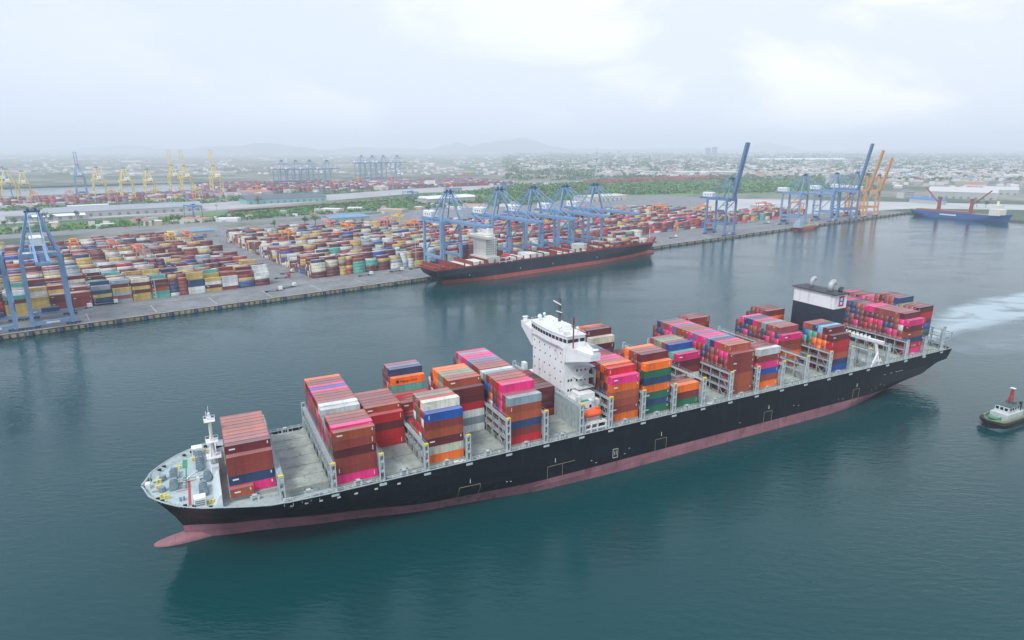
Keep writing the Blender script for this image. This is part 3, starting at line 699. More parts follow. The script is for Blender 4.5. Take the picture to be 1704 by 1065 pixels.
mb.bar((120.6, 194.6, 52.4), (119.5, 196, 58.2), .25); mb.bar((120.6, 197.4, 52.4), (119.5, 196, 58.2), .25); mb.tube((119.4, 196, 61.4), (119.4, 196, 64.2), .16, n=6)
SB(mb, 'radar_mast', mat('mast_dark', (.10, .10, .11), .5))
mb = MB(); mb.bar((118.8, 194.2, 59.2), (118.8, 199.6, 59.7), .35, .25); mb.bar((118.8, 193.4, 56.4), (118.8, 197.2, 56.2), .35, .25); SB(mb, 'radar_scanner', white)
mb = MB(); mb.bar((116.8, 182.0, 46), (116.8, 182.0, 57.6), .38); mb.bar((116.8, 181.2, 55.6), (116.8, 182.8, 55.6), .2); SB(mb, 'signal_mast', mat('mast_red_dark', (.22, .04, .03), .5))
for s, v, r_ in ((115.6, 189.5, .8), (117, 206.6, .9), (121, 186, .55), (120.4, 209.0, .6)):
    mb = MB(); mb.tube((s, v, 50.5), (s, v, 51.8), .16, n=6)
    rings = [[(s + math.cos(a * math.pi / 5) * r_ * math.cos(e_), v + math.sin(a * math.pi / 5) * r_ * math.cos(e_), 52.2 + r_ * math.sin(e_)) for a in range(10)] for e_ in (-1.3, -.7, 0, .7, 1.3)]
    mb.loft(rings); SB(mb, 'satellite_dome', white, smooth=True)
# orange lifeboat: hangs in its davit, a thing of its own
lb = thing('lifeboat', SHIP + U * (120.2 - S0) + V * (173.8 - VC) + Vector((0, 0, 22.4)), PHI, 'enclosed orange lifeboat hanging beside the white bridge tower of the big ship', 'lifeboat')
mb = MB(); rings = []
for x, w_, zb_, zt_ in ((-4.0, .15, .9, 1.7), (-3.6, .9, .4, 2.3), (-2.6, 1.35, .1, 2.7), (0, 1.5, 0, 2.8), (2.4, 1.4, .1, 2.8), (3.4, 1.1, .3, 2.5), (3.9, .5, .6, 2.0)):
    rings.append([(x, -w_ * .35, zb_), (x, -w_, zb_ + (zt_ - zb_) * .35), (x, -w_ * .95, zb_ + (zt_ - zb_) * .6), (x, -w_ * .5, zt_), (x, w_ * .5, zt_), (x, w_ * .95, zb_ + (zt_ - zb_) * .6), (x, w_, zb_ + (zt_ - zb_) * .35), (x, w_ * .35, zb_)])
mb.loft(rings); mb.build('lifeboat_hull', orangeb, lb)
mb = MB(); mb.box(1.6, 3.0, -.6, .6, 2.7, 3.4); mb.build('conning_hatch', orangeb, lb)
mb = MB(); mb.box(-3.0, 2.6, -1.56, -1.49, 1.0, 1.12); mb.box(-3.0, 2.6, 1.49, 1.56, 1.0, 1.12); mb.build('grab_line', black, lb)

# ---- funnel casing
fs0, fs1, fv0, fv1 = 258.4, 267.0, 184.5, 206.5
mb = MB(); mb.box(fs0, fs1, fv0, fv1, 16.9, 43.6); SB(mb, 'funnel_casing', mat('casing_navy', (.018, .03, .05), .5, noise=.15))
mb = MB(); mb.box(fs0 - .02, fs1 + .02, fv0 - .02, fv1 + .02, 43.6, 50.3, 0); fb_ = SB(mb, 'funnel_band', white)
mb = MB(); mb.box(fs0 - .05, fs1 + .05, fv0 - .05, fv0 + .8, 43.58, 43.9); mb = MB()
mb.box(fs0 - .9, fs1 + .6, fv0 - .9, fv1 + .9, 50.3, 50.75); SB(mb, 'funnel_top_plate', mat('soot_grey', (.05, .055, .06), .7))
em = MB(); c0 = (fs0 + fs1) / 2 + .6
for z in (49.0, 45.0): em.box(c0 - 1.7, c0 + 1.7, fv0 - .10, fv0 - .02, z - .42, z + .42, 0)
for x in (-1.0, 1.0): em.box(c0 + x - .28, c0 + x + .28, fv0 - .10, fv0 - .02, 45.42, 48.58, 1)
em.box(c0 - .72, c0 + .72, fv0 - .10, fv0 - .02, 46.7, 47.3, 1); em.box(c0 - 1.7, c0 - 1.42, fv0 - .09, fv0 - .02, 45.42, 48.58, 0); em.box(c0 + 1.42, c0 + 1.7, fv0 - .09, fv0 - .02, 45.42, 48.58, 0)
SB(em, 'funnel_emblem', [mat('emblem_red', (.55, .03, .05)), mat('emblem_blue', (.10, .12, .40))], parent=fb_)
def elbow(s, v, r_, h_, d, m_):
    mb = MB(); rings = []
    for k in range(7):
        a = k / 6 * math.radians(95); cx_ = s + d * (h_ * .45) * (1 - math.cos(a)); cz = 50.7 + h_ * .5 + h_ * .45 * math.sin(a) if k else 50.7 + h_ * .5
        rings.append([(cx_ + math.cos(a) * r_ * math.cos(t_ * math.pi / 6), v + r_ * math.sin(t_ * math.pi / 6), cz - d * math.sin(a) * r_ * math.cos(t_ * math.pi / 6)) for t_ in range(12)])
    rings.insert(0, [(s + r_ * math.cos(t_ * math.pi / 6), v + r_ * math.sin(t_ * math.pi / 6), 50.7) for t_ in range(12)])
    mb.loft(rings); SB(mb, 'exhaust_pipe', m_, smooth=True)
steelm = mat('exhaust_steel', (.42, .44, .45), .55, metal=.3, noise=.2)
elbow(262.5, 200.5, 1.05, 4.4, 1, steelm); elbow(261.8, 189.8, 1.45, 4.4, 1, steelm)
for v in (186.0, 187.2): elbow(264.5, v, .45, 2.2, 1, mat('soot_grey', ()))
mb = MB(); mb.box(256.2, 258.3, 180, 212, 16.9, 26.5); mb.box(267.05, 268.1, 178, 214, 16.9, 25.4)
for k in range(14): mb.box(267.0 + 1.1, 268.3, 180 + k * 2.4, 181.1 + k * 2.4, 18, 24)
SB(mb, 'engine_casing', lash)
# ---- white stores crane over the engine hatch
mb = MB(); mb.bar((277.6, 171.6, 16.9), (277.6, 174.4, 28.2), .9); mb.bar((277.6, 174.4, 18), (277.6, 180, 18), 1.0); mb.bar((272.5, 171.8, 17.4), (277.4, 172.6, 23.5), .7)
SB(mb, 'gantry_post', white)
mb = MB(); mb.box(276.8, 278.4, 170.8, 196, 28.2, 29.3)
for k in range(9): mb.box(276.6, 278.6, 178 + k * 2, 178.3 + k * 2, 29.3, 30.2)
SB(mb, 'gantry_beam', white)
mb = MB(); mb.bar((277.6, 195.4, 16.9), (277.6, 195.4, 28.2), 1.1); SB(mb, 'gantry_leg', white)
mb = MB()
for k in range(4): mb.bar((273.6 + k * 1.6, 172.2, 17.2), (274.8 + k * 1.6, 172.2, 20.8), .35); 
mb.bar((273.2, 171.8, 19.4), (280.2, 171.8, 19.4), .3); mb.tube((272.6, 174, 19.4), (272.6, 176.5, 19.4), 1.1, n=10)
SB(mb, 'accommodation_ladder', white)
# ================================================================ CONTAINERS
# every box: centre of its base, heading, length, height, colour, where it stands
BOX = []   # dicts
WT = 'bbbbbbmmmmuuuppnnsssrrowlg'
rnd = random.Random(11)
def fill(n, top=None): 
    s = ''.join(rnd.choice(WT) for _ in range(n))
    return s[:-1] + top if top else s
R_ = {}
def bay(i, rows): R_[i] = rows
def rows_of(tops, n, start=0, ztop=None):
    return {start + k: (fill(n, c), ztop) for k, c in enumerate(tops)}
# bow bay
d = {2: ('', 0)}
d = {3: ('pnbb', 31.0)}
for k, c in enumerate('mssuusuus'): d[4 + k] = (fill(4, c) if 0 else 'ubmbs'[:4] + c, 33.4)
d[4] = ('bmbmm', 33.4); d[13] = ('bmbu', 31.6); d[14] = ('bmbs', 31.6)
bay(0, d)
# bay A
d = rows_of('upbbuuyywssbuplpbbo', 6, ztop=36.4); d[0] = ('pbbmbu', 35.8); d[5] = (fill(5, 'y'), 33.5); d[6] = (fill(5, 'y'), 34.3); d[7] = (fill(6, 'w'), 36.0)
bay(2, d)
d = {7: ('rrmr', 31.0)}; d.update(rows_of('ubbsbs', 5, 8, 32.9)); bay(3, d)
d = rows_of('cssqsss', 7, 0, 38.9); d = {0: ('ocmubl', 36.1), 1: (fill(6) + 'c', 38.9), 2: ('bgwrrrr', 38.7), 3: ('mbrrggq', 38.7), 4: ('bmrbwrs', 38.7)}
d.update(rows_of('brmbr', 3, 5)); d.update(rows_of('bsrr', 4, 10)); d[14] = ('rrbrto', 35.8); d.update(rows_of('nvs', 7, 15, 38.3)); d[18] = (fill(6, 'm'), 35.6)
bay(4, d)
d = {6: ('wywrmm', 36.0)}; d.update({7: ('bmubmbu', 38.6), 8: ('wbmubru', 38.6), 9: ('ubmbgqq', 38.5), 10: ('bumgbqq', 38.5), 11: ('bmubroo', 38.5), 12: ('mbubmoo', 38.5), 13: ('rwrwrm', 36.2), 14: ('brmrw', 33.6)})
bay(5, d)
d = rows_of('ypprusbywussvvppyppn', 7, ztop=38.9); d = {k: v for k, v in d.items() if k < 19}
d[0] = ('rbnuuy', 36.0); d[1] = ('bmpbbs', 35.9); d[2] = ('bmrpppp', 38.9); d[3] = ('mpbnbbr', 38.8); d[4] = ('bpmbnbu', 38.9); d[7] = (fill(7, 'y'), 38.6); d[8] = (fill(7, 'w'), 38.6); d[18] = (fill(6, 'n'), 36)
bay(6, d)
bay(7, rows_of('mmbbmmrr', 4, 6, 30.8))
d = {0: ('obuuop', 36.3), 1: ('bmubmor', 38.9), 2: ('mbmnubo', 39.4), 3: ('bmmubos', 39.4), 4: ('bmbmcwp', 39.4), 5: ('mbbrrbp', 39.4)}; d.update(rows_of('srvyyw', 7, 6, 39.2)); d.update(rows_of('bmbmbm', 5, 12))
bay(8, d)
d = {0: ('gngngno', 39.0), 1: ('bmbmbmbm', 42.0), 2: ('bmbmbmbs', 42.0), 3: ('mbpbmbmu', 42.0), 4: ('bmbmbmoo', 42.0)}; d[0] = ('gngongo', 39.2)
d.update(rows_of('mbm', 7, 5, 38.9)); d.update(rows_of('bmbmb', 5, 8)); d[13] = ('bmbm', None); d[14] = ('bmbnnmc', 39.2); d[15] = ('bmbmbpmm', 42.0); d[16] = ('bmubmbus', 42.0); d[17] = ('bmbmbmoo', 42.0)
bay(9, d)
bay(10, {0: ('gbo', 28.0), 1: ('bmu', 28.0), 2: ('mbs', 28.0)})
d = {6: ('bcbmp', 33.9), 7: ('bmbmt', 33.9), 8: ('bmbmbl', 36.7), 9: ('bmbmbs', 36.7), 10: ('bmbmbq', 36.7), 11: ('mbmbgq', 36.7), 12: ('bmbmgs', 36.7)}
bay(11, d)
d = {k: (''.join(rnd.choice('bbmmbbppnnsr') for _ in range(6)) + c, 39.4) for k, c in enumerate('uuupnvppvpuuuvpssnvv')}; d = {k: v for k, v in d.items() if k < 19}
d[0] = ('uuubbb', 36.5); d[18] = (fill(6, 'b'), 36.6); d[9] = ('bmbsplp', 39.4); bay(12, d)
d = {0: ('oulpbw', 36.2), 1: ('bmbmbs', 36.0), 2: ('bmbmbs', 36.0), 3: ('bmbmbs', 36.0)}; d.update(rows_of('bmbmbmbmbm', 4, 4)); d.update(rows_of('bss', 7, 16, 39.4)); bay(13, d)
d = {5: ('buoubp', 35.0)}; d.update({k: (''.join(rnd.choice('bbmmupns') for _ in range(6)) + c, 38.0) for k, c in zip(range(6, 16), 'sssyupnnpn')}); d[15] = ('nbpmnb', 36); bay(15, d)
d = {0: ('lnurrm', 36.3), 1: ('bpubobm', 39.0), 2: ('bmboouL', 39.0), 3: ('pbmbotn', 39.0), 4: ('bpbmgts', 39.0), 5: ('bmbmtls', 39.0)}; d.update(rows_of('bmb', 5, 11)); d[14] = ('bmbbmob', 39.2); d[15] = ('bmbmbmb', 39.2); d[16] = ('bmbmgmb', 39.2); d[17] = ('bmbmbnb', 39.2); d[18] = ('bmbmgm', 36.4); bay(16, d)
d = {k: (''.join(rnd.choice('bbbmmmmbppnnsr') for _ in range(6)) + c, 39.2) for k, c in enumerate('mssssssppssnnpspppp')}; d[0] = ('prnump', 36.4); d[1] = ('bmrbwpm', 39.2); d[2] = ('bmbpbus', 39.2); d[18] = ('bmbmbmp', 39.2); bay(19, d)
d = {2: ('bnglmrm', 39.9), 3: ('bmbmbms', 39.9), 4: ('bmbmbms', 39.9), 5: ('bmbmbmq', 39.9), 6: ('bmbmbnln', 42.6)}
for k in range(7, 11): d[k] = ('bmbmbmb' + 'ssms'[k - 7], 42.6)
for k in range(11, 19): d[k] = ('bmbmbm' + 'pspmsmps'[k - 11], 39.9)
bay(20, d)

BAYNAME = {0: 'bow bay', 2: 'second loaded bay from the bow', 3: 'half-empty bay before the cream-topped stack', 4: 'third full bay from the bow', 5: 'bay two ahead of the bridge with bare near hatch', 6: 'tall bay ahead of the bridge', 7: 'low bay against the bridge',
  8: 'first bay behind the bridge', 9: 'second bay behind the bridge', 10: 'low three-high bay behind the bridge', 11: 'fourth bay behind the bridge', 12: 'long pink and brown bay amidships', 13: 'bay with the white-topped stack', 15: 'bay two ahead of the funnel', 16: 'bay just ahead of the funnel', 19: 'first bay behind the funnel', 20: 'sternmost bay'}
TOPZ = {}
for bi, rows in R_.items():
    s = BAYS[bi]
    for r_, (cs, zt) in rows.items():
        if not cs: continue
        n_ = len(cs); h_ = ((zt - HZ) / n_) if zt else 2.72
        if bi == 0: v = 178.9 + (r_ - 3) * 2.56 + 1.22 if 0 else 172.3 + r_ * PIT + 1.22
        else: v = 172.3 + r_ * PIT + 1.22
        z = HZ
        for t_, c in enumerate(cs):
            p = SHIP + U * (s + LEN / 2 - S0) + V * (v - VC)
            BOX.append(dict(p=(p.x, p.y), z=z, rz=PHI, L=LEN, h=h_ - .025, c=c, t=t_, n=n_, r=r_, b=bi, k='ship'))
            z += h_
p = SHIP + U * (BAYS[0] + 3.1 - S0) + V * (172.3 + 2.3 * PIT + 1.22 - VC)
BOX.append(dict(p=(p.x, p.y), z=HZ, rz=PHI, L=6.06, h=2.6, c='u', t=0, n=1, r=2, b=0, k='ship'))

# second ship's containers (quay frame; its centreline lies at b = -16.5)
S2 = []
def s2stack(a, b, cs, z0=14.2):
    for t_, c in enumerate(cs): p = qw(a + 6.1, b); BOX.append(dict(p=(p.x, p.y), z=z0 + t_ * 2.62, rz=QPHI, L=12.19, h=2.6, c=c, t=t_, n=len(cs), r=b, b=a, k='ship2'))
W2 = 'wwcbbmuYYnrt'
for a, n0, n1, r0, r1 in ((96, 1, 2, 0, 5), (109.5, 1, 1, 0, 4), (163, 3, 3, 0, 4), (176.5, 1, 2, 2, 9), (190, 1, 1, 0, 8), (203.5, 1, 2, 0, 10), (217, 2, 3, 0, 10), (230.5, 3, 5, 1, 10), (244, 3, 5, 1, 9), (257.5, 2, 5, 1, 8)):
    for r_ in range(r0, r1):
        n_ = n0 if r_ < 4 else n1
        cs = ''.join(rnd.choice('wwwc' if a < 176 or (a > 250 and r_ < 5) else W2) for _ in range(n_))
        s2stack(a, -16.5 - 12.6 + r_ * 2.55 + 1.2, cs)

# the yard: blocks of stacks between crane lanes, parallel to the quay
YW = 'bbbbbmmmmmmmmmYYYYYwwccyynnlltrus'
rnd = random.Random(5)
blk = 0
def block(a0, a1, b0, nr, hmin, hmax, front=False, wts=YW, step=12.75, tag_='yard'):
    a = a0; hh = [rnd.uniform(hmin, hmax) for _ in range(nr)]; col_i = 0
    while a + 12.2 < a1:
        half = rnd.random() < .12
        base = rnd.choice(wts)
        for r_ in range(nr):
            hh[r_] += rnd.uniform(-1.4, 1.4); hh[r_] = min(hmax, max(hmin, hh[r_]))
            n_ = int(round(hh[r_]))
            if rnd.random() < .06: n_ = max(0, n_ - 2)
            if front and r_ == 0: n_ = max(n_, 3)
            for u in ((3.03, 9.25) if half else (6.1,)):
                z = ZL + .03; run = None
                for t_ in range(n_):
                    c = run if (run and rnd.random() < .38) else (base if rnd.random() < .30 else rnd.choice(wts)); run = c
                    p = qw(a + u, b0 + r_ * 2.66 + 1.22)
                    h_ = 2.74
                    BOX.append(dict(p=(p.x, p.y), z=z, rz=QPHI, L=6.06 if half else 12.19, h=h_ - .02, c=c, t=t_, n=n_, r=r_, b=(a, b0), k='front' if (front and r_ == 0) else tag_, col=col_i, hf='' if not half else ('left-hand ' if u < 6 else 'right-hand ')))
                    z += h_
        a += step; col_i += 1
for j in range(12):
    b0 = 54 + j * 27.5
    lo, hi = (4.4, 6.2) if j == 0 else (2.2, 5.6)
    block(-345, -104, b0, 7 if j else 6, lo, hi, front=(j == 0))
    if j < 11: block(-78, 150, b0 + 2, 7, lo if j else 3.4, hi, front=(j == 0))
    if j < 9: block(165, 395, b0 + 24, 7, 2.0 if j else 3.0, 4.6, wts=YW + 'rrrppbbbbmm')
    if j < 8: block(410, 655, b0 + 26, 6, 2.0, 4.8, wts=YW + 'rrrppbbbbbmmm')
    if j < 3: block(672, 820, b0 + 30, 6, 1.6, 4.4, wts=YW + 'rrrppbbb')
# the terminals beyond the road: seen only as a carpet of boxes
for j in range(13):
    b0 = 1120 + j * 30
    block(560, 1050, b0 + 60, 5, 1.5, 4.5, wts='rbbbmmmmwyvvnb', tag_='far')
    if j < 6: block(-340, 120, b0 + 20, 5, 1.5, 4.5, wts='rbbbmmmwyvvnbY', tag_='far')
    block(150, 540, b0 + 100 + j * 2, 5, 2.0, 5.0, wts='rbbbmmmmwyvvnb', tag_='far')
for j in range(4): block(1250, 1900, 1010 + j * 30, 4, 2.0, 4.0, wts='rrbbbmm', tag_='far')

# ---- which boxes show in the picture, and how large
camv = Vector((0, 0, H))
def corners(B, e=0.0):
    c, s = math.cos(B['rz']), math.sin(B['rz']); hx, hy = B['L'] / 2 - e, 1.22 - e
    return [(B['p'][0] + c * x - s * y, B['p'][1] + s * x + c * y) for x, y in ((-hx, -hy), (hx, -hy), (hx, hy), (-hx, hy))]
near = [B for B in BOX if B['k'] in ('ship', 'front', 'ship2') or (B['k'] == 'yard' and isinstance(B['b'], tuple) and B['b'][1] < 115)]
vs = []; fs = []
for B in near:
    k = len(vs); P = corners(B, .02); vs += [(x, y, B['z']) for x, y in P] + [(x, y, B['z'] + B['h']) for x, y in P]
    fs += [(k, k + 1, k + 5, k + 4), (k + 1, k + 2, k + 6, k + 5), (k + 2, k + 3, k + 7, k + 6), (k + 3, k, k + 4, k + 7), (k + 4, k + 5, k + 6, k + 7)]
# bridge, funnel and lashing bridges hide boxes too
def occ(s0, s1, v0, v1, z0, z1):
    k = len(vs)
    for z in (z0, z1):
        for s, v in ((s0, v0), (s1, v0), (s1, v1), (s0, v1)): p = SHIP + U * (s - S0) + V * (v - VC); vs.append((p.x, p.y, z))
    fs.extend([(k, k + 1, k + 5, k + 4), (k + 1, k + 2, k + 6, k + 5), (k + 2, k + 3, k + 7, k + 6), (k + 3, k, k + 4, k + 7), (k + 4, k + 5, k + 6, k + 7)])
occ(hs0, hs1, hv0, hv1, 17, 50); occ(fs0, fs1, fv0, fv1, 17, 50); occ(114, 120, 171, 222, 44, 46)
bvh = BVHTree.FromPolygons([Vector(v) for v in vs], fs)
ct, st_ = math.cos(TH), math.sin(TH)
def proj(p):
    dz = H - p[2]; fw = p[1] * ct + dz * st_
    return PX + F * p[0] / fw, PY + F * (dz * ct - p[1] * st_) / fw
def score(B):
    P = corners(B); z0, z1 = B['z'], B['z'] + B['h']; tot = 0
    faces = [(P[0], P[1]), (P[3], P[0]), (P[1], P[2])]
    for (x0, y0), (x1, y1) in faces:
        nx, ny = (y1 - y0), -(x1 - x0)
        if nx * (0 - x0) + ny * (0 - y0) <= 0: continue
        q4 = [proj((x0, y0, z0)), proj((x1, y1, z0)), proj((x1, y1, z1)), proj((x0, y0, z1))]
        area = abs(sum(q4[i][0] * q4[(i + 1) % 4][1] - q4[(i + 1) % 4][0] * q4[i][1] for i in range(4))) / 2
        hit = 0; ln = math.hypot(nx, ny)
        for f_ in ((.15, .5), (.5, .8), (.85, .5), (.5, .2)):
            pt = Vector((x0 + (x1 - x0) * f_[0] + nx / ln * .06, y0 + (y1 - y0) * f_[0] + ny / ln * .06, z0 + (z1 - z0) * f_[1])); d_ = camv - pt
            pp = proj(pt)
            if not (0 < pp[0] < 1704 and 0 < pp[1] < 1065): continue
            if bvh.ray_cast(pt, d_.normalized())[0] is None: hit += 1
        tot += area * hit / 4
    q4 = [proj((x, y, z1)) for x, y in P]
    area = abs(sum(q4[i][0] * q4[(i + 1) % 4][1] - q4[(i + 1) % 4][0] * q4[i][1] for i in range(4))) / 2; hit = 0
    for fx, fy in ((.5, .5), (.1, .5), (.9, .5), (.5, .15)):
        x = P[0][0] + (P[1][0] - P[0][0]) * fx + (P[3][0] - P[0][0]) * fy; y = P[0][1] + (P[1][1] - P[0][1]) * fx + (P[3][1] - P[0][1]) * fy
        pt = Vector((x, y, z1 + .05)); pp = proj(pt)
        if 0 < pp[0] < 1704 and 0 < pp[1] < 1065 and bvh.ray_cast(pt, (camv - pt).normalized())[0] is None: hit += 1
    return tot + area * hit / 4
for B in near: B['s'] = score(B)
near.sort(key=lambda B: -B['s'])
chosen = [B for B in near[:300] if B['s'] > 0]
for B in chosen: B['thing'] = True
print('containers in all', len(BOX), 'visible near', sum(1 for B in near if B['s'] > 12), 'cut at', round(chosen[-1]['s'], 1), 'by kind', {k: sum(1 for B in chosen if B['k'] == k) for k in ('ship', 'front', 'ship2', 'yard')})

def container_mesh(Ln, ends):
    """steel box: corner posts and rails stand proud of the panels"""
    mb = MB(); h = 1.0; x, y, w_ = Ln / 2, 1.22, .07
    mb.box(-x + .05, x - .05, -y + .04, y - .04, .015, .985, 0)
    zr = .06
    for sx in (-1, 1):
        for sy in (-1, 1): mb.box(min(sx * x, sx * (x - .16)), max(sx * x, sx * (x - .16)), min(sy * y, sy * (y - .16)), max(sy * y, sy * (y - .16)), 0, 1, 0)
    for sy in (-1, 1):
        for z in (0, 1 - zr): mb.box(-x + .16, x - .16, min(sy * y, sy * (y - .1)), max(sy * y, sy * (y - .1)), z, z + zr, 0)
    for sx in (-1, 1):
        for z in (0, 1 - zr): mb.box(min(sx * x, sx * (x - .1)), max(sx * x, sx * (x - .1)), -y + .16, y - .16, z, z + zr, 0)
    for u in (-.75, -.3, .3, .75): mb.box(-x - .01, -x + .05, u - .03, u + .03, .06, .94, 0)      # locking bars
    if ends == 1: mb.box(-x + .9, -x + 1.1, -y + .02, -y + .038, .3, .8, 1); mb.box(-x + .04, -x + .049, .1, .8, .75, .85, 1)
    if ends == 2: mb.box(-x + 1.0, -x + 2.6, -y + .02, -y + .038, .5, .66, 1); mb.box(x - 1.0, x - .7, -y + .02, -y + .038, .55, .85, 1)
    if ends == 3: mb.box(x - 1.1, x - .9, -y + .02, -y + .038, .25, .8, 1); mb.box(-x + .04, -x + .049, -.9, -.3, .7, .85, 1)
    me = bpy.data.meshes.new('container'); me.from_pydata(mb.v, [], mb.f); me.materials.append(CM['b']); me.materials.append(mark); me.polygons.foreach_set('material_index', mb.m); me.update()
    return me
CME = {(L_, e): container_mesh(L_, e) for L_ in (12.19, 6.06) for e in range(4)}
rnd = random.Random(21)
ROWN = lambda r: 'outermost near row' if r == 0 else NTH[r] + ' row in from the near side'
slots = sorted({(B['b'][0] > -90, round(B['b'][0])) for B in BOX if B['k'] == 'front'})
for B in chosen:
    o = bpy.data.objects.new('shipping_container', CME[(B['L'], rnd.choice((0, 0, 1, 2, 3)))]); col.objects.link(o)
    o.location = (B['p'][0], B['p'][1], B['z']); o.rotation_euler = (0, 0, B['rz']); o.scale = (1, 1, B['h'])
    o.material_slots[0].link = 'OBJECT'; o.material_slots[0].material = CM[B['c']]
    cn = COL[B['c']][0]
    if B['k'] == 'ship':
        tier = 'topmost' if B['t'] == B['n'] - 1 else ORD[B['t']] + (' tier' if B['t'] else '')
        lb_ = f"{cn} container, {tier}, {ROWN(B['r'])}, {BAYNAME[B['b']]}"
        g = 'containers stacked on the big ship'
    elif B['k'] == 'ship2':
        lb_ = f"{cn} container, {ORD[B['t']]} in stack, {int(round((B['r'] + 16.5 + 12.6 - 1.2) / 2.55)) + 1} from the water side, bay {int((B['b'] - 80) / 13)} on the moored ship"
        g = 'containers on the moored ship'
    else:
        a_ = B['b'][0]; where_ = 'left of lane' if a_ < -100 else ('right of lane' if a_ < 160 else ('past moored bow' if a_ < 400 else 'past raised crane')); idx = B['col']
        lb_ = f"{cn} container, {ORD[B['t']]} of {NTH[idx % 20]} quay-front stack {where_}"
        if B['k'] != 'front': lb_ = f"{cn} container, {ORD[B['t']]} up, {NTH[B['r']]} row of {NTH[int(B['b'][1] / 27) - 2]} block inland, {NTH[idx % 20]} stack {where_}"
        if B['L'] < 10: lb_ = 'short ' + B.get('hf', '') + lb_
        g = 'containers stacked in the yard'
    tag(o, ' '.join(lb_.split()[:16]), 'container', g)
    B['o'] = o
# print on three of the sides that can be read
blk_ = mat('print_black', (.02, .02, .02), .6)
for B in chosen:
    if B['k'] == 'ship' and ((B['b'], B['r'], B['t']) in ((4, 14, 5), (16, 14, 5))):
        tx = text('Hapag-Lloyd', 1.25, blk_, 'lettering', B['o'], (-3.2, -1.235, .32), (math.pi / 2, 0, 0), .004); tx.scale = (1, 1 / B['h'], 1)
        e_ = MB(); e_.box(-4.6, -3.6, -1.235, -1.2, .3, .68); e_.build('logo', blk_, B['o'])
    if B['k'] == 'ship' and (B['b'], B['r'], B['t']) == (19, 0, 1):
        tx = text('K LINE', 1.2, mark, 'lettering', B['o'], (-1.6, -1.235, .32), (math.pi / 2, 0, 0), .004); tx.scale = (1, 1 / B['h'], 1)

# everything past the first three hundred: one mesh
rest = [B for B in BOX if not B.get('thing')]
# drop boxes walled in on every side: nothing of them shows
occu = {}
def key(B): return (B['k'] if B['k'] in ('ship', 'ship2') else 'y', str(B['b']), B['r'])
hts = {}
for B in BOX: k = key(B) + ((round(B['p'][0]), round(B['p'][1])) if B['k'] not in ('ship', 'ship2') else ()); hts[k] = max(hts.get(k, 0), B['t'] + 1)
n_ = len(rest); A = np.empty((n_, 8, 3), np.float32)
cq = np.array([[c, s] for c, s in ((math.cos(B['rz']), math.sin(B['rz'])) for B in rest)])
px_ = np.array([B['p'] for B in rest]); hx = np.array([B['L'] / 2 for B in rest]) - .04; z0 = np.array([B['z'] for B in rest]); z1 = z0 + np.array([B['h'] for B in rest])
sg = [(-1, -1), (1, -1), (1, 1), (-1, 1)]
for i, (sx, sy) in enumerate(sg):
    X = px_[:, 0] + cq[:, 0] * sx * hx - cq[:, 1] * sy * 1.2 - QO.x; Y = px_[:, 1] + cq[:, 1] * sx * hx + cq[:, 0] * sy * 1.2 - QO.y
    xl = X * QA.x + Y * QA.y; yl = X * QN.x + Y * QN.y
    for t_, zz_ in ((0, z0), (4, z1)): A[:, i + t_, 0] = xl; A[:, i + t_, 1] = yl; A[:, i + t_, 2] = zz_
fq = np.array([(0, 1, 5, 4), (1, 2, 6, 5), (2, 3, 7, 6), (3, 0, 4, 7), (4, 5, 6, 7)], np.int32)
Fs = (fq[None] + (np.arange(n_) * 8)[:, None, None]).reshape(-1, 4)
me = bpy.data.meshes.new('stacked_containers'); me.vertices.add(n_ * 8); me.vertices.foreach_set('co', A.reshape(-1))
me.loops.add(Fs.size); me.loops.foreach_set('vertex_index', Fs.reshape(-1)); me.polygons.add(len(Fs))
me.polygons.foreach_set('loop_start', np.arange(len(Fs), dtype=np.int32) * 4); me.polygons.foreach_set('loop_total', np.full(len(Fs), 4, np.int32))
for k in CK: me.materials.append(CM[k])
# roofs in the yard are dusty and sun-bleached
dust = len(CK); me.materials.append(mat('dusty_roof', (.52, .50, .50), .8, noise=.25, nscale=.08)); me.materials.append(mat('dusty_red_roof', (.40, .27, .27), .8, noise=.25, nscale=.08))
ci = {k: i for i, k in enumerate(CK)}
mi = np.repeat(np.array([ci[B['c']] for B in rest], np.int32), 5)
rr = np.random.default_rng(3).random(n_)
top = np.array([ci[B['c']] if (B['k'] in ('ship',) or B['c'] in 'wc' or r > .78) else (dust if r < .45 else dust + 1) for B, r in zip(rest, rr)], np.int32); mi[4::5] = top
me.polygons.foreach_set('material_index', mi); me.update(calc_edges=True); me.validate()
o = bpy.data.objects.new('stacked_containers', me); col.objects.link(o); o.location = QO; o.rotation_euler = (0, 0, QPHI); o['kind'] = 'stuff'
tag(o, 'carpet of stacked containers filling the yards behind the quay', 'containers')
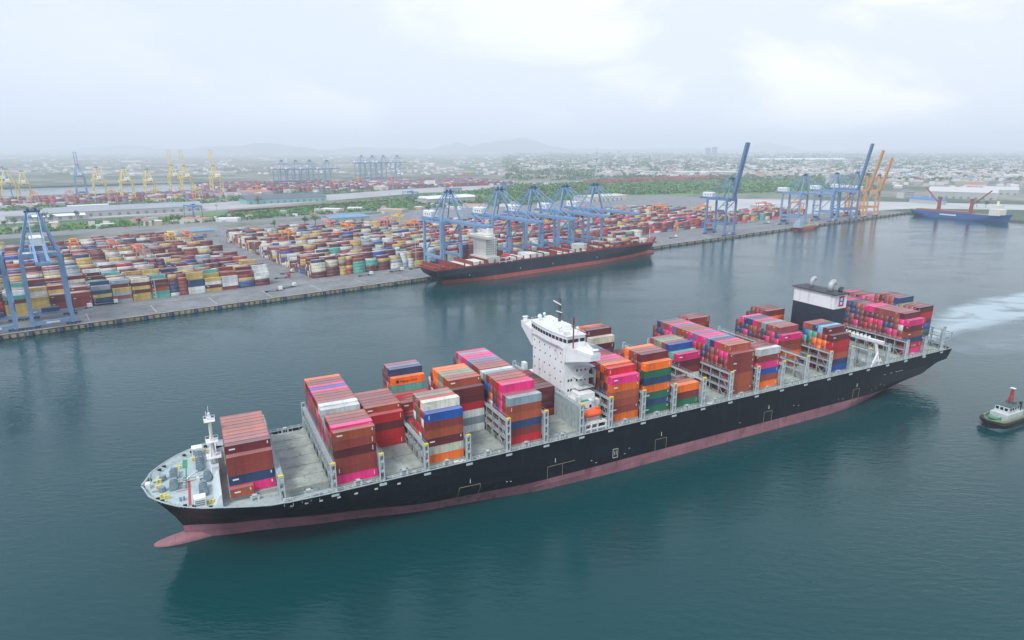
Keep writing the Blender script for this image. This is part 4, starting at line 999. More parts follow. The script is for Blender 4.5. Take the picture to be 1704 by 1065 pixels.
# ================================================================ QUAY CRANES
craneb = mat('crane_blue', (.19, .33, .52), .5, noise=.12, nscale=.3, dirt=(.2, .26, .36))
cranebd = mat('crane_blue_dark', (.03, .07, .16), .5)
craneo = mat('crane_orange', (.72, .38, .17), .5, noise=.1)
craney = mat('crane_yellow', (.72, .60, .22), .5, noise=.1)
housew = mat('machinery_white', (.74, .77, .78), .5, noise=.08)
def a_at(px, b, z):
    lo, hi = -600, 2500
    for _ in range(50):
        m_ = (lo + hi) / 2
        if proj(qw(m_, b, z))[0] < px: lo = m_
        else: hi = m_
    return lo
def gantry_crane(name, loc, rz, label, W=21.5, G=30, zg=48, up=False, body=None, cat='crane', group=None, reach=50, back=18, deep=0, boomL=72, ang=80):
    body = body or craneb
    t = thing(name, loc, rz, label, cat, group); h = W / 2
    for sx in (-1, 1):
        for y, yt in ((0, 0), (G, G)):
            mb = MB(); mb.bar((sx * h, y, 1.6), (sx * (h - .6), yt, zg - 1), 2.2, 2.2); o = mb.build('leg', body, t)
            w_ = MB()
            for k in (-3.2, -1.1, 1.1, 3.2): w_.tube((sx * h + k - 0, y - .3, .45), (sx * h + k, y + .3, .45), .42, n=8)
            w_.box(sx * h - 4.2, sx * h + 4.2, y - .5, y + .5, .7, 1.7); w_.build('bogie', cranebd, o)
    for y in (0, G):
        mb = MB(); mb.bar((-h, y, 3.4), (h, y, 3.4), 1.7, 2.3); mb.build('sill_beam', body, t); mb = MB(); mb.bar((-h, y, zg - 1.2), (h, y, zg - 1.2), 1.9, 2.6); mb.build('cross_beam', body, t)
    for sx in (-1, 1):
        mb = MB(); mb.bar((sx * h, 0, 15), (sx * h, G, 15), 1.6, 2.6); mb.bar((sx * (h - .6), 0, zg - 1.2), (sx * (h - .6), G, zg - 1.2), 1.2, 1.8); mb.bar((sx * h, G, 16), (sx * (h - .4), 2, zg - 3), .8); mb.build('side_beam', body, t)
    mb = MB()
    for x in (-2.8, 2.8):
        mb.bar((x, -2, zg), (x, G + back, zg), 1.4, 2.6)
    for y in range(0, int(G + back), 8): mb.bar((-2.8, y, zg - .5), (2.8, y, zg - .5), .4)
    for x in (-4.4, 4.4): mb.bar((x, -2, zg + 1), (x, G + back, zg + 1), .1, .1); mb.bar((x, -2, zg - .1), (x, G + back, zg - .1), .9, .1)
    mb.build('girder', body, t)
    if up: dy, dz = -math.cos(math.radians(ang)), math.sin(math.radians(ang)); Lb = boomL
    else: dy, dz = -1, 0; Lb = reach
    mb = MB(); hy, hz_ = -2.2, zg
    for x in (-2.8, 2.8): mb.bar((x, hy, hz_), (x, hy + dy * Lb, hz_ + dz * Lb), 1.5, 2.6)
    nseg = int(Lb / 7)
    for k in range(nseg + 1):
        u = k * Lb / nseg; mb.bar((-2.8, hy + dy * u, hz_ + dz * u), (2.8, hy + dy * u, hz_ + dz * u), .45)
        if k < nseg: u2 = u + Lb / nseg; mb.bar((-2.8, hy + dy * u, hz_ + dz * u), (2.8, hy + dy * u2, hz_ + dz * u2), .25)
    for x in (-4.2, 4.2): mb.bar((x, hy, hz_ + .6), (x, hy + dy * Lb, hz_ + dz * Lb + .6), .12)
    mb.bar((-3.6, hy + dy * Lb, hz_ + dz * Lb), (3.6, hy + dy * Lb, hz_ + dz * Lb), 1.3)
    mb.build('boom', body, t)
    za = zg + 26
    mb = MB()
    for sx in (-1, 1):
        mb.bar((sx * (h - .8), 0, zg), (sx * 2.6, 1.5, za), 1.4); mb.bar((sx * (h - 2.2), G * .62, zg), (sx * 2.6, 3, za), .9); mb.bar((sx * 6, .6, zg + 11), (sx * 4, .6, zg + 15), .3)
    mb.bar((-6.6, .5, zg + 14.5), (6.6, .5, zg + 14.5), .6); mb.bar((-3, 2, za - 4), (3, 2, za - 4), .5)
    mb.build('a_frame', body, t)
    mb = MB(); mb.box(-4.2, 4.2, .2, 4.2, za - .6, za + .5); mb.tube((-2.6, 2, za + 1.2), (-1.4, 2, za + 1.2), 1.1); mb.tube((1.4, 2, za + 1.2), (2.6, 2, za + 1.2), 1.1); mb.build('apex_sheave', cranebd, t)
    mb = MB()
    for sx in (-1, 1):
        if up:
            m_ = (hy + dy * Lb * .42, hz_ + dz * Lb * .42); mb.bar((sx * 2.6, 2, za), (sx * 2.8, m_[0], m_[1]), .3)
        else:
            for u in (.42, .9): mb.bar((sx * 2.6, 1.4, za), (sx * 2.8, hy + dy * Lb * u, hz_ + .8), .5)
        mb.bar((sx * 2.6, 2.6, za), (sx * 2.8, G + back - 3, zg + .8), .5); mb.bar((sx * 2.6, 2.6, za), (sx * 2.8, G, zg + .8), .24)
    mb.build('stay', body, t)
    mb = MB(); mb.box(-3.9, 3.9, G - 2, G + 13, zg + 1.3, zg + 6.3); mb.frus((-4.1, 4.1, G - 2.2, G + 13.2, zg + 6.3), (-3.2, 3.2, G - 1.4, G + 12.4, zg + 7.0)); mh = mb.build('machinery_house', housew, t)
    mb = MB()
    for y in (G, G + 4, G + 8): mb.box(-3.97, -3.9, y, y + 1.6, zg + 3, zg + 4.4)
    mb.build('louvre', lashd, mh)
    ty = -18 if not up else 8
    mb = MB(); mb.box(-3, 3, ty - 2.5, ty + 2.5, zg - 1.7, zg - .4); mb.box(1.2, 3.4, ty - 4.6, ty - 2.5, zg - 4.2, zg - 1.7)
    sz = zg - (16 if not up else 8)
    for x in (-2, 2):
        for y in (-1.5, 1.5): mb.bar((x, ty + y, zg - 1.7), (x * 1.4, ty + y * .7, sz), .1)
    mb.build('trolley', craneb if body is not craneb else cranebd, t)
    mb = MB(); mb.box(-6.1, 6.1, ty - .5, ty + .5, sz - .6, sz); mb.box(-6.2, -5.6, ty - 1.2, ty + 1.2, sz - .8, sz); mb.box(5.6, 6.2, ty - 1.2, ty + 1.2, sz - .8, sz); mb.build('spreader', cranebd, t)
    mb = MB()   # stair tower and electric house on the portal
    for k in range(6):
        z = 4 + k * 7; mb.bar((h + .9, 2 + (k % 2) * 6, z), (h + .9, 8 - (k % 2) * 6, z + 7), .7, .12)
    mb.build('stair', body, t)
    mb = MB(); mb.box(-5, 5, G - 1.5, G + 1.5, 4.2, 7.0); mb.build('electric_house', cranebd, t)
    mb = MB(); mb.box(-3.6, 3.6, -.92, -.86, 2.7, 4.0) ; mb.build('name_board', housew, t)
    return t
def qcrane(px, z, label, by_base=False, **k):
    a = a_at(px, 4, z) if not isinstance(px, tuple) else px[0]
    return gantry_crane('quay_crane', qw(a, 4, ZL + .06), QPHI, label, **k)
GR = 'blue ship-to-shore cranes along the quay'
qcrane((-269.5,), 3, 'blue quay crane with boom out over empty water, second from the photo left edge', group=GR, reach=46)
qcrane((-299.5,), 3, 'blue quay crane cut off by the left edge of the photo', group=GR, reach=46)
for i, px in enumerate((748.5, 833.8, 889.8, 943.1, 992.7)):
    qcrane(px, ZL + 74, f"blue quay crane over the moored ship, {['nearest its stern', 'second from its stern', 'third from its stern', 'second from its bow', 'nearest its bow'][i]}", group=GR, reach=57)
qcrane(1212.5, 3, 'blue quay crane with boom raised high, standing alone left of the small coaster', group=GR, up=True, body=mat('crane_blue_deep', (.13, .24, .42), .5, noise=.12), ang=79)
qcrane(1332.5, 3, 'blue quay crane with lowered boom standing right above the small coaster', group=GR, reach=40, G=28)
qcrane(1419, 3, 'blue quay crane with raised boom beside the two orange cranes', group=GR, up=True, body=mat('crane_blue_deep', ()), ang=80)
qcrane(1385, 3, 'blue quay crane with lowered boom between coaster and raised blue crane', group=GR, reach=34, G=28)
gantry_crane('quay_crane', qw(a_at(1437, 4, 3), 4, ZL + .06), QPHI, 'tall orange quay crane with boom raised, the nearer of two', body=craneo, up=True, W=13, zg=44, boomL=66, ang=78, group='orange quay cranes')
gantry_crane('quay_crane', qw(a_at(1456, 4, 3), 4, ZL + .06), QPHI, 'orange quay crane with boom raised at the far end of the quay', body=craneo, up=True, W=13, zg=42, boomL=56, ang=78, group='orange quay cranes')
# cranes of the terminals beyond: smaller in the picture
FY = 'yellow cranes on the far left basin'
def far_crane(px, py, label, body, up, rz=0.0, sc=1.0, W=22, group=FY, zg=46, boomL=66):
    p = un(px, py, ZL); return gantry_crane('quay_crane', (p.x, p.y, ZL), rz, label, body=body, up=up, W=W, zg=zg, boomL=boomL, group=group)
for px, py, up, lb_ in ((291, 321, 1, 'pale yellow raised-boom crane, left one of three upright booms beyond the road'), (311, 323, 1, 'pale yellow raised-boom crane, middle one of three upright booms beyond the road'), (360, 324, 1, 'pale yellow raised-boom crane, right one of three upright booms beyond the road'),
                        (168, 330, 0, 'pale yellow low-boom crane in the haze beside the tall blue one'), (213, 333, 0, 'pale yellow low-boom crane left of the upright yellow booms'), (20, 338, 0, 'yellow and blue crane in the haze at the left edge')):
    far_crane(px, py, lb_, craney, bool(up), rz=QPHI + math.pi, zg=44, W=24)
far_crane(136, 322, 'tall pale blue crane far off in the haze at left', craneb, True, rz=QPHI + math.pi, group='blue cranes of the far terminals', boomL=58)
far_crane(12, 332, 'pale blue crane far off at the left edge of the photo', craneb, False, rz=QPHI + math.pi, group='blue cranes of the far terminals')
for i, px in enumerate((473, 496, 519, 547)): far_crane(px, 309 - i * .5, f'hazy blue crane of the far terminal, {["first", "second", "third", "fourth"][i]} from left of the nearer four', cranebd if 0 else craneb, False, rz=QPHI + math.pi * .5 + .4, group='blue cranes of the far terminals', zg=50)
for i, px in enumerate((604, 622, 640, 663)): far_crane(px, 298 - i * .4, f'faint blue crane of the farthest terminal, {["first", "second", "third", "fourth"][i]} from left of the farther four', craneb, False, rz=QPHI + math.pi * .5 + .4, group='blue cranes of the far terminals', zg=60)

# ================================================================ YARD GANTRIES
def yard_gantry(loc, body, label, group, S=23, W=9, Ht=21, rz=None):
    t = thing('yard_gantry', loc, QPHI if rz is None else rz, label, 'crane', group)
    for sx in (-1, 1):
        for y in (0, S):
            mb = MB(); mb.bar((sx * W / 2, y, 1.2), (sx * (W / 2 - 1.2), y, Ht), .9); o = mb.build('leg', body, t)
            w_ = MB(); w_.tube((sx * W / 2 - .0, y - .5, .8), (sx * W / 2, y + .5, .8), .8, n=8); w_.build('tyre', black, o)
    for y in (0, S): mb = MB(); mb.bar((-W / 2, y, 2.2), (W / 2, y, 2.2), .9, 1.1); mb.bar((-W / 2 + 1, y, Ht), (W / 2 - 1, y, Ht), .8); mb.build('sill_beam', body, t)
    for x in (-W / 2 + 1.4, W / 2 - 1.4): mb = MB(); mb.bar((x, -2, Ht + .6), (x, S + 2, Ht + .6), .9, 1.6); mb.build('girder', body, t)
    mb = MB(); y = S * .35; mb.box(-2.6, 2.6, y, y + 5, Ht + 1.4, Ht + 3.6); mb.box(-1, 1.2, y - 1.5, y + .5, Ht - 3, Ht - .6); mb.build('trolley', body, t)
    mb = MB(); mb.box(-3, 3, -1.6, -.6, 2.8, 5.2); mb.build('power_pack', housew, t)
    mb = MB(); mb.box(-6, 6, y + 2, y + 3, Ht - 6, Ht - 5.4)
    for x in (-2, 2): mb.bar((x, y + 2.5, Ht), (x, y + 2.5, Ht - 5.4), .12)
    mb.build('spreader', body, t)
    return t
salmon = mat('gantry_salmon', (.70, .24, .16), .5, noise=.1); orng = mat('gantry_orange', (.78, .28, .06), .5, noise=.1); yel = mat('gantry_yellow', (.75, .50, .08), .5, noise=.1)
pink = mat('gantry_pink', (.70, .30, .26), .5)
GG = 'rubber-tyred gantries over the container blocks'
YG = [(-238, 8, orng, 'orange yard gantry above red boxes behind the left quay crane'), (-208, 7, salmon, 'salmon yard gantry, left one of the pair right of the left quay crane'), (-192, 5, salmon, 'salmon yard gantry, right one of the pair right of the left quay crane'),
      (-150, 8, yel, 'yellow yard gantry standing beside an orange one left of the yard lane'), (-134, 8, salmon, 'orange-pink yard gantry right of the yellow one left of the lane'), (-40, 6, orng, 'thin orange yard gantry over blue boxes right of the lane'),
      (40, 9, pink, 'pink yard gantry, taller of two in front of the blue roof'), (42, 7, orng, 'orange yard gantry just before the pink one near the blue roof'), (108, 8, pink, 'pink yard gantry right of the blue roof'), (118, 6, orng, 'orange yard gantry behind the first moored-ship crane'),
      (140, 9, yel, 'yellow yard gantry at the back of the yard left of the first crane'), (330, 5, yel, 'yellow yard gantry seen right of the moored ship cranes'), (300, 3, orng, 'orange yard gantry behind the bow-end cranes'), (440, 6, pink, 'pink yard gantry beyond the field edge, left of a pair'), (500, 5, salmon, 'salmon yard gantry, right of a pair beyond the moored bow'),
      (560, 4, orng, 'orange yard gantry seen through the raised blue crane'), (600, 2, orng, 'orange yard gantry low behind the raised blue crane'), (735, 1, salmon, 'orange gantry beside red boxes right of the small coaster'), (790, 0, orng, 'orange gantry at the last block before the orange cranes')]
for a, j, m_, lb_ in YG:
    off = 0 if a < -100 else (2 if a < 150 else (24 if a < 395 else (26 if a < 660 else 30)))
    yard_gantry(qw(a, 54 + j * 27.5 + off - 2.6, ZL + .03), m_, lb_, GG)
for px, py, lb_ in ((330, 364, 'bright blue rail gantry over the train at left'), (692, 336, 'blue rail gantry beyond the green strip above the yard'), (842, 322, 'blue gantry behind the second moored-ship crane')):
    p = un(px, py, ZL); yard_gantry((p.x, p.y, ZL), mat('rail_gantry_blue', (.05, .20, .52), .5), lb_, 'bright blue rail gantries', S=34, W=16, Ht=20, rz=QPHI + .2)

# ================================================================ THE MOORED SHIP
ms = thing('container_ship', qw(147, -16.5, 0), QPHI, 'black container ship with rust red deck moored under the blue cranes', 'ship')
hull2 = mat('hull_blue_black', (.018, .028, .05), .5, noise=.3, nscale=.1, dirt=(.05, .05, .05)); boot2 = mat('boot_red', (.52, .12, .10), .6, noise=.2, nscale=.1)
redk = mat('deck_red', (.24, .05, .04), .65, noise=.25, nscale=.2, dirt=(.18, .06, .05)); cream = mat('house_cream', (.74, .73, .66), .5, noise=.06, dirt=(.5, .44, .36))
def simple_hull(t, Ls, B, Dk, boot, m1, m2, bow=+1, sheer=2.5, full=.86, name='hull', nl=((-2, 0), (0, 0))):
    """hull along x, bow at +x; levels from the waterline to the deck"""
    mb = MB(); lv = [-1.5, boot, (boot + Dk) / 2, Dk]; K = 4; n_ = 40
    for side in (-1, 1):
        o_ = len(mb.v)
        for i in range(n_ + 1):
            u = i / n_
            for k in range(K):
                rake = (.0, .004, .016, .034)[k] * Ls; aft = (.045, .035, .01, 0)[k] * Ls
                x = -Ls / 2 + aft + (Ls - .034 * Ls + rake - aft) * u
                e = (.42, .38, .28, .20)[k]; w_ = B / 2
                if u > 1 - e: w_ *= max(0.02, 1 - ((u - 1 + e) / e) ** (1.7, 1.9, 2.2, 2.6)[k])
                ea = (.22, .18, .08, .03)[k]
                if u < ea: w_ *= (.25, .45, .82, .9)[k] + (1 - (.25, .45, .82, .9)[k]) * math.sin(u / ea * math.pi / 2)
                z = lv[k] + (sheer * max(0, (u - .86) / .14) ** 1.3 * (1 if k == 3 else (.4 if k == 2 else 0)))
                mb.v.append((x * bow, side * w_, z))
        for i in range(n_):
            for k in range(K - 1):
                a = o_ + i * K + k; f = (a, a + K, a + K + 1, a + 1)
                if side * bow > 0: f = f[::-1]
                mb.f.append(f); mb.m.append(1 if k == 0 else 0)
        if side == -1: o1 = o_
    top = []
    for i in range(n_): a, c = o1 + i * K + 3, o_ + i * K + 3; mb.f.append((a, a + K, c + K, c)); mb.m.append(2)
    mb.f.append(tuple(o1 + k for k in range(4)) + tuple(o_ + k for k in (3, 2, 1, 0))); mb.m.append(0)
    return mb
mb = simple_hull(ms, 300, 31, 14, 3.6, hull2, boot2, sheer=4)
mb.build('hull', [hull2, boot2, redk], ms)
mb = MB(); mb.loft([[(x, math.cos(k * math.pi / 5) * r_, math.sin(k * math.pi / 5) * r_ + .4) for k in range(10)] for x, r_ in ((146.5, .3), (145.5, 1.9), (142, 2.8), (134, 3.0), (124, 2.6))]); mb.build('bulbous_bow', boot2, ms, smooth=True)
mb = MB()
for i in range(33):
    x = -146 + i * 8.2 
    if i < 31: mb.box(x, x + .7, -15.0, 15.0, 14, 14 + (2.0 if i % 2 else 4.6))
    for y in (-15.1, 14.3): mb.box(x, x + .8, y, y + .8, 14, 18.2)
for y in (-15.4, 15.2): mb.box(-148, 126, y, y + .2, 14, 15.1)
mb.build('cell_guide', redk, ms)
rnd = random.Random(8)
for i in range(19):
    x = -120 + i * 13.4
    if -96 < x < -74: continue
    hm = rnd.choice((cream, redk, redk)) if x < 20 else redk
    for y in (-14.4, -4.9, 4.6):
        mb = MB(); mb.box(x, x + 12.2, y, y + 9.2, 14, 15.4); mb.build('hatch_cover', hm, ms)
for x, y, w_, h_ in ((-112, -14, 12, 3.2), (-70, -14.6, 12, 3.0), (-34, -14.4, 12, 3.0), (-48, -14.4, 11, 4.2)):
    mb = MB(); mb.box(x, x + w_, y, y + 16, 14.6, 14.6 + h_); mb.build('stacked_cover', cream, ms)
mb = MB(); mb.box(-96, -82, -13.5, 13.5, 14, 20); mb.box(-95, -83, -10, 10, 20, 36.5); ho = mb.build('deckhouse', cream, ms)
mb = MB(); mb.box(-97, -90.5, -16.4, 16.4, 36.5, 38.8); mb.box(-96, -84, -9, 9, 36.5, 40.0); mb.box(-88, -83, -5, 5, 36.5, 44.5); mb.build('bridge', cream, ms)
for z in range(7):
    for k in range(5): mb = MB(); mb.box(-94 + k * 2.3, -93.2 + k * 2.3, -10.06, -9.98, 22 + z * 2.1, 22.9 + z * 2.1); mb.build('window', glass, ho)
mb = MB(); mb.bar((-92, 0, 40), (-92, 0, 48), .5); mb.bar((-92, -2, 45), (-92, 2, 45), .3); mb.build('radar_mast', cream, ms)
mb = MB()
for z in (15.4, 18.8): mb.bar((-84, -16.2, z), (-70, -16.2, z), .5)
for x in (-84, -77, -70): mb.bar((x, -16.2, 14), (x, -16.2, 18.8), .5)
mb.build('boat_frame', white, ms)
l2 = thing('lifeboat', qw(147 - 75, -16.5 - 13.2, 19.0), QPHI, 'small red lifeboat beside the cream house of the moored ship', 'lifeboat')
mb = MB(); mb.loft([[(x, -w_, .8), (x, -w_ * .8, 0.1), (x, w_ * .8, .1), (x, w_, .8), (x, w_ * .7, 2.4), (x, -w_ * .7, 2.4)] for x, w_ in ((-4, .3), (-3, 1.3), (0, 1.5), (3, 1.3), (4, .4))]); mb.build('lifeboat_hull', mat('lifeboat_red', (.75, .05, .03), .4), l2)
mb = MB(); mb.box(-1, .6, -.5, .5, 2.4, 3.0); mb.build('conning_hatch', mat('lifeboat_red', ()), l2)
for x in (-117, -60, -20, 40, 118): mb = MB(); mb.box(x, x + .7, -15.75, -15.5, 6.4, 7.6); mb.build('hull_marking', mk, ms)
mb = MB(); mb.bar((138, 0, 17), (138, 0, 27), .5); mb.build('foremast', cream, ms)
mb = MB(); mb.box(-149, -138, -10, 10, 14, 16); mb.tube((-144, -6, 16.6), (-144, 6, 16.6), 1.1); mb.build('mooring_winch', redk, ms)

# ---- small coaster and the blue cargo ship
cs = thing('coaster', qw(a_at(1342, -9, 1), -9, 0), QPHI, 'small red and blue coaster lying at the quay under a lowered crane boom', 'ship')
mb = simple_hull(cs, 62, 12, 4.6, 2.0, None, None, sheer=1.5, bow=1)
mb.build('hull', [mat('coaster_red', (.50, .07, .06), .5), mat('coaster_boot', (.35, .10, .09), .6), mat('coaster_deck', (.30, .30, .22), .7)], cs)
mb = MB(); mb.box(-29, -17, -5, 5, 4.6, 9.5); mb.box(-27, -19, -4, 4, 9.5, 13.5); mb.box(-24, -22, -1.2, 1.2, 13.5, 17); mb.build('deckhouse', mat('coaster_house', (.35, .45, .55), .5), cs)
mb = MB(); mb.box(-14, 20, -4.4, 4.4, 4.6, 6.2); mb.build('hatch_cover', mat('coaster_hatch', (.28, .30, .16), .7), cs)
mb = MB(); mb.bar((6, 0, 6.2), (6, 0, 15), .8); mb.bar((6, 0, 15), (20, 0, 11), .5); mb.build('deck_crane', yel, cs)
cshp = thing('cargo_ship', un(1597, 360, 0), 0, 'blue cargo ship with two brown deck cranes moored across the far basin end', 'ship')
pA, pB = un(1519, 357.5, 0), un(1683, 371.5, 0); mid = (pA + pB) / 2; cshp.location = mid; dd = pB - pA; cshp.rotation_euler = (0, 0, math.atan2(dd.y, dd.x)); Ls = dd.length
mb = simple_hull(cshp, Ls, 24, 10.5, 1.2, None, None, sheer=3.0)
mb.build('hull', [mat('hull_blue', (.03, .12, .34), .45, noise=.1), mat('hull_blue_boot', (.03, .09, .2), .5), mat('cargo_deck', (.25, .16, .13), .7)], cshp)
h2 = Ls / 2
mb = MB(); mb.box(h2 - 30, h2 - 14, -10, 10, 10.5, 20); mb.box(h2 - 28, h2 - 18, -8, 8, 20, 27); mb.box(h2 - 25, h2 - 22, -1, 1, 27, 33); mb.build('deckhouse', cream, cshp)
for x, d_ in ((-h2 + .27 * Ls, -1), (-h2 + .60 * Ls, 1)):
    mb = MB(); mb.frus((x - 2.4, x + 2.4, -2.4, 2.4, 10.5), (x - 1.8, x + 1.8, -1.8, 1.8, 31)); mb.box(x - 2.6, x + 2.6, -2.2, 2.2, 31, 34.5); o = mb.build('deck_crane', mat('crane_brown', (.26, .09, .07), .6), cshp)
    mb = MB(); mb.bar((x + d_ * 2, 0, 25), (x + d_ * 26, 0, 49), 1.6); mb.build('jib', mat('crane_brown', ()), o)
mb = MB(); mb.box(-h2 + 8, -h2 + .62 * Ls, -8, 8, 10.5, 12.6); mb.build('hatch_cover', mat('crane_brown', ()), cshp)
mb = MB(); mb.box(-h2 + .33 * Ls, -h2 + .50 * Ls, -12.3, -12.05, 5.2, 7.4); mb.build('white_name_panel', housew, cshp)
wb = un(1540, 339, ZL); 
bl = thing('boat_shed', (wb.x, wb.y, ZL), math.atan2(dd.y, dd.x), 'long shed with bright blue roof behind the stern of the blue cargo ship', 'building')
mb = MB(); mb.box(-34, 34, 0, 12, 0, 9); mb.build('wall', wetm, bl)
mb = MB(); mb.frus((-35, 35, -1, 13, 9), (-34, 34, 5, 7, 12.5)); mb.build('roof', mat('roof_bright_blue', (.05, .17, .55), .5), bl)

# ---- tug
tg0 = un(1638, 713, 0); tg1 = un(1704, 690, 0); td = (tg1 - tg0).normalized(); tc_ = tg0 + td * 16
tug = thing('tug_boat', tc_, math.atan2(td.y, td.x) + math.pi, 'small black and white harbour tug with red mast, near the right edge of the photo', 'tug')
mb = simple_hull(tug, 32, 10.5, 2.4, .4, None, None, sheer=1.3)
mb.build('hull', [mat('tug_black', (.015, .02, .025), .5), mat('tug_black', ()), mat('tug_deck_green', (.09, .18, .15), .6, noise=.3)], tug)
mb = MB(); pr = None
for i in range(25):
    u = i / 24; x = -14 + 29.6 * u; w_ = 5.25 * (1 if u < .72 else max(.02, 1 - ((u - .72) / .28) ** 2.2)); z = 2.2 + 1.3 * max(0, (u - .8) / .2)
    for sd_ in (-1, 1):
        if pr: mb.bar((pr[0], sd_ * pr[1], pr[2]), (x, sd_ * w_, z), .9, .9)
    pr = (x, w_, z)
mb.build('rubber_fender', black, tug)
mb = MB(); pr = None
for i in range(25):
    u = i / 24; x = -14 + 28.6 * u; w_ = 4.6 * (1 if u < .72 else max(.02, 1 - ((u - .72) / .28) ** 2.2))
    for sd_ in (-1, 1):
        if pr: mb.bar((pr[0], sd_ * pr[1], 3.3), (x, sd_ * w_, 3.3), .18, 1.0)
    pr = (x, w_)
mb.build('bulwark', mat('tug_bulwark', (.30, .36, .20), .6, noise=.3), tug)
mb = MB(); mb.box(-6, 6.5, -3.4, 3.4, 2.4, 5.2); mb.frus((-4, 5.2, -2.8, 2.8, 5.2), (-3.4, 4.6, -2.6, 2.6, 8.2)); hh_ = mb.build('deckhouse', mat('tug_white', (.55, .60, .60), .6, noise=.15, dirt=(.3, .3, .26)), tug)
for y in (-1.7, 0, 1.7): mb = MB(); mb.box(5.0, 5.12, y - .55, y + .55, 6.5, 7.6); mb.build('window', glass, hh_)
for x in (-2.4, -.4, 1.6, 3.4):
    for sd_ in (-1, 1): mb = MB(); mb.box(x - .5, x + .5, min(sd_ * 2.66, sd_ * 2.8), max(sd_ * 2.66, sd_ * 2.8), 6.5, 7.6); mb.build('window', glass, hh_)
mb = MB(); mb.box(-3.6, 4.8, -2.9, 2.9, 8.2, 8.4); mb.box(-3, -1, -1.6, 1.6, 8.4, 9.2); mb.build('roof', mat('tug_roof', (.06, .11, .11), .6), tug)
mb = MB()
for sx, sy in ((-1, -1), (-1, 1), (1, -1), (1, 1)): mb.bar((-1 + sx * .7, sy * .7, 8.4), (-1 + sx * .25, sy * .25, 15), .28)
for z in (10, 11.6, 13.2): mb.bar((-1.6, 0, z), (-.4, 0, z), .2); mb.bar((-1, -.6, z), (-1, .6, z), .2)
mb.build('mast', mat('mast_red', (.5, .06, .07), .5), tug)
mb = MB(); mb.box(-1.7, -.3, -.9, .9, 15, 15.3); mb.build('mast_top', white, tug)
mb = MB(); mb.tube((9.5, -1.6, 3.5), (9.5, 1.6, 3.5), .9, n=10); mb.box(8.4, 10.6, -2.2, -1.6, 2.6, 4.4); mb.box(8.4, 10.6, 1.6, 2.2, 2.6, 4.4); mb.build('tow_winch', mat('winch_green', (.10, .28, .18), .6), tug)
mb = MB(); mb.tube((-5, -2.2, 5.2), (-5, -2.2, 9), .6, n=8); mb.tube((-5, 2.2, 5.2), (-5, 2.2, 9), .6, n=8); mb.build('funnel', black, tug)
# foam and wake
foam = mat('foam', (.55, .66, .70), .6, noise=.3, nscale=.6)
wk = bpy.data.materials.new('wake_water'); wk.use_nodes = True; t = wk.node_tree; b = t.nodes['Principled BSDF']; b.inputs['Base Color'].default_value = (.30, .40, .44, 1); b.inputs['Roughness'].default_value = .28
co = t.nodes.new('ShaderNodeTexCoord'); n = t.nodes.new('ShaderNodeTexNoise'); n.inputs['Scale'].default_value = .035; n.inputs['Detail'].default_value = 8; n.inputs['Distortion'].default_value = .6
wmp = t.nodes.new('ShaderNodeMapping'); wmp.inputs['Rotation'].default_value = (0, 0, -.45); wmp.inputs['Scale'].default_value = (.8, 1.5, 1); t.links.new(co.outputs['Object'], wmp.inputs[0]); t.links.new(wmp.outputs[0], n.inputs[0]); tr = t.nodes.new('ShaderNodeBsdfTransparent'); mx = t.nodes.new('ShaderNodeMixShader')
at_ = t.nodes.new('ShaderNodeAttribute'); at_.attribute_name = 'edge'
r = t.nodes.new('ShaderNodeMapRange'); r.inputs[1].default_value = .15; r.inputs[2].default_value = .85; t.links.new(n.outputs[0], r.inputs[0])
m_ = t.nodes.new('ShaderNodeMath'); m_.operation = 'MULTIPLY'; t.links.new(r.outputs[0], m_.inputs[0]); t.links.new(at_.outputs['Fac'], m_.inputs[1]); m_.use_clamp = True
t.links.new(m_.outputs[0], mx.inputs[0]); t.links.new(tr.outputs[0], mx.inputs[1]); t.links.new(b.outputs[0], mx.inputs[2]); t.links.new(mx.outputs[0], t.nodes['Material Output'].inputs['Surface'])
def ribbon(name, path, m_, z=.02, ny=10):
    vs = []; fs = []; ed = []
    for i, (x, y, w_, s_) in enumerate(path):
        p = Vector((x, y, 0)); q = Vector((path[min(i + 1, len(path) - 1)][0] - path[max(i - 1, 0)][0], path[min(i + 1, len(path) - 1)][1] - path[max(i - 1, 0)][1], 0)).normalized(); nn = Vector((-q.y, q.x, 0))
        for j in range(ny + 1):
            u = j / ny * 2 - 1; c = p + nn * w_ * u; vs.append((c.x, c.y, z)); ed.append(s_ * max(0, 1 - abs(u) ** 2.2))
    for i in range(len(path) - 1):
        for j in range(ny): k = i * (ny + 1) + j; fs.append((k, k + ny + 1, k + ny + 2, k + 1))
    me = bpy.data.meshes.new(name); me.from_pydata(vs, [], fs); me.materials.append(m_); at = me.attributes.new('edge', 'FLOAT', 'POINT'); at.data.foreach_set('value', ed); me.update()
    if me.polygons[0].normal.z < 0: me.flip_normals()
    o = bpy.data.objects.new(name, me); col.objects.link(o); o['kind'] = 'structure'; return o
def wpath(pts, n_=6):
    out = []
    for (a, b_), (c, d_) in zip(pts, pts[1:]):
        for k in range(n_):
            u = k / n_; p = un(a[0] + (c[0] - a[0]) * u, a[1] + (c[1] - a[1]) * u, 0); out.append((p.x, p.y, b_[0] + (d_[0] - b_[0]) * u, b_[1] + (d_[1] - b_[1]) * u))
    return out
ribbon('wake', wpath([((1520, 566), (9, 1.6)), ((1580, 543), (18, 1.8)), ((1640, 524), (27, 2.4)), ((1704, 509), (33, 2.6)), ((1790, 488), (24, 2.4))]), wk)
ribbon('wake', wpath([((1590, 585), (14, .35)), ((1650, 570), (26, .7)), ((1704, 560), (34, .7)), ((1800, 545), (40, .7))]), wk, z=.024)
W = []
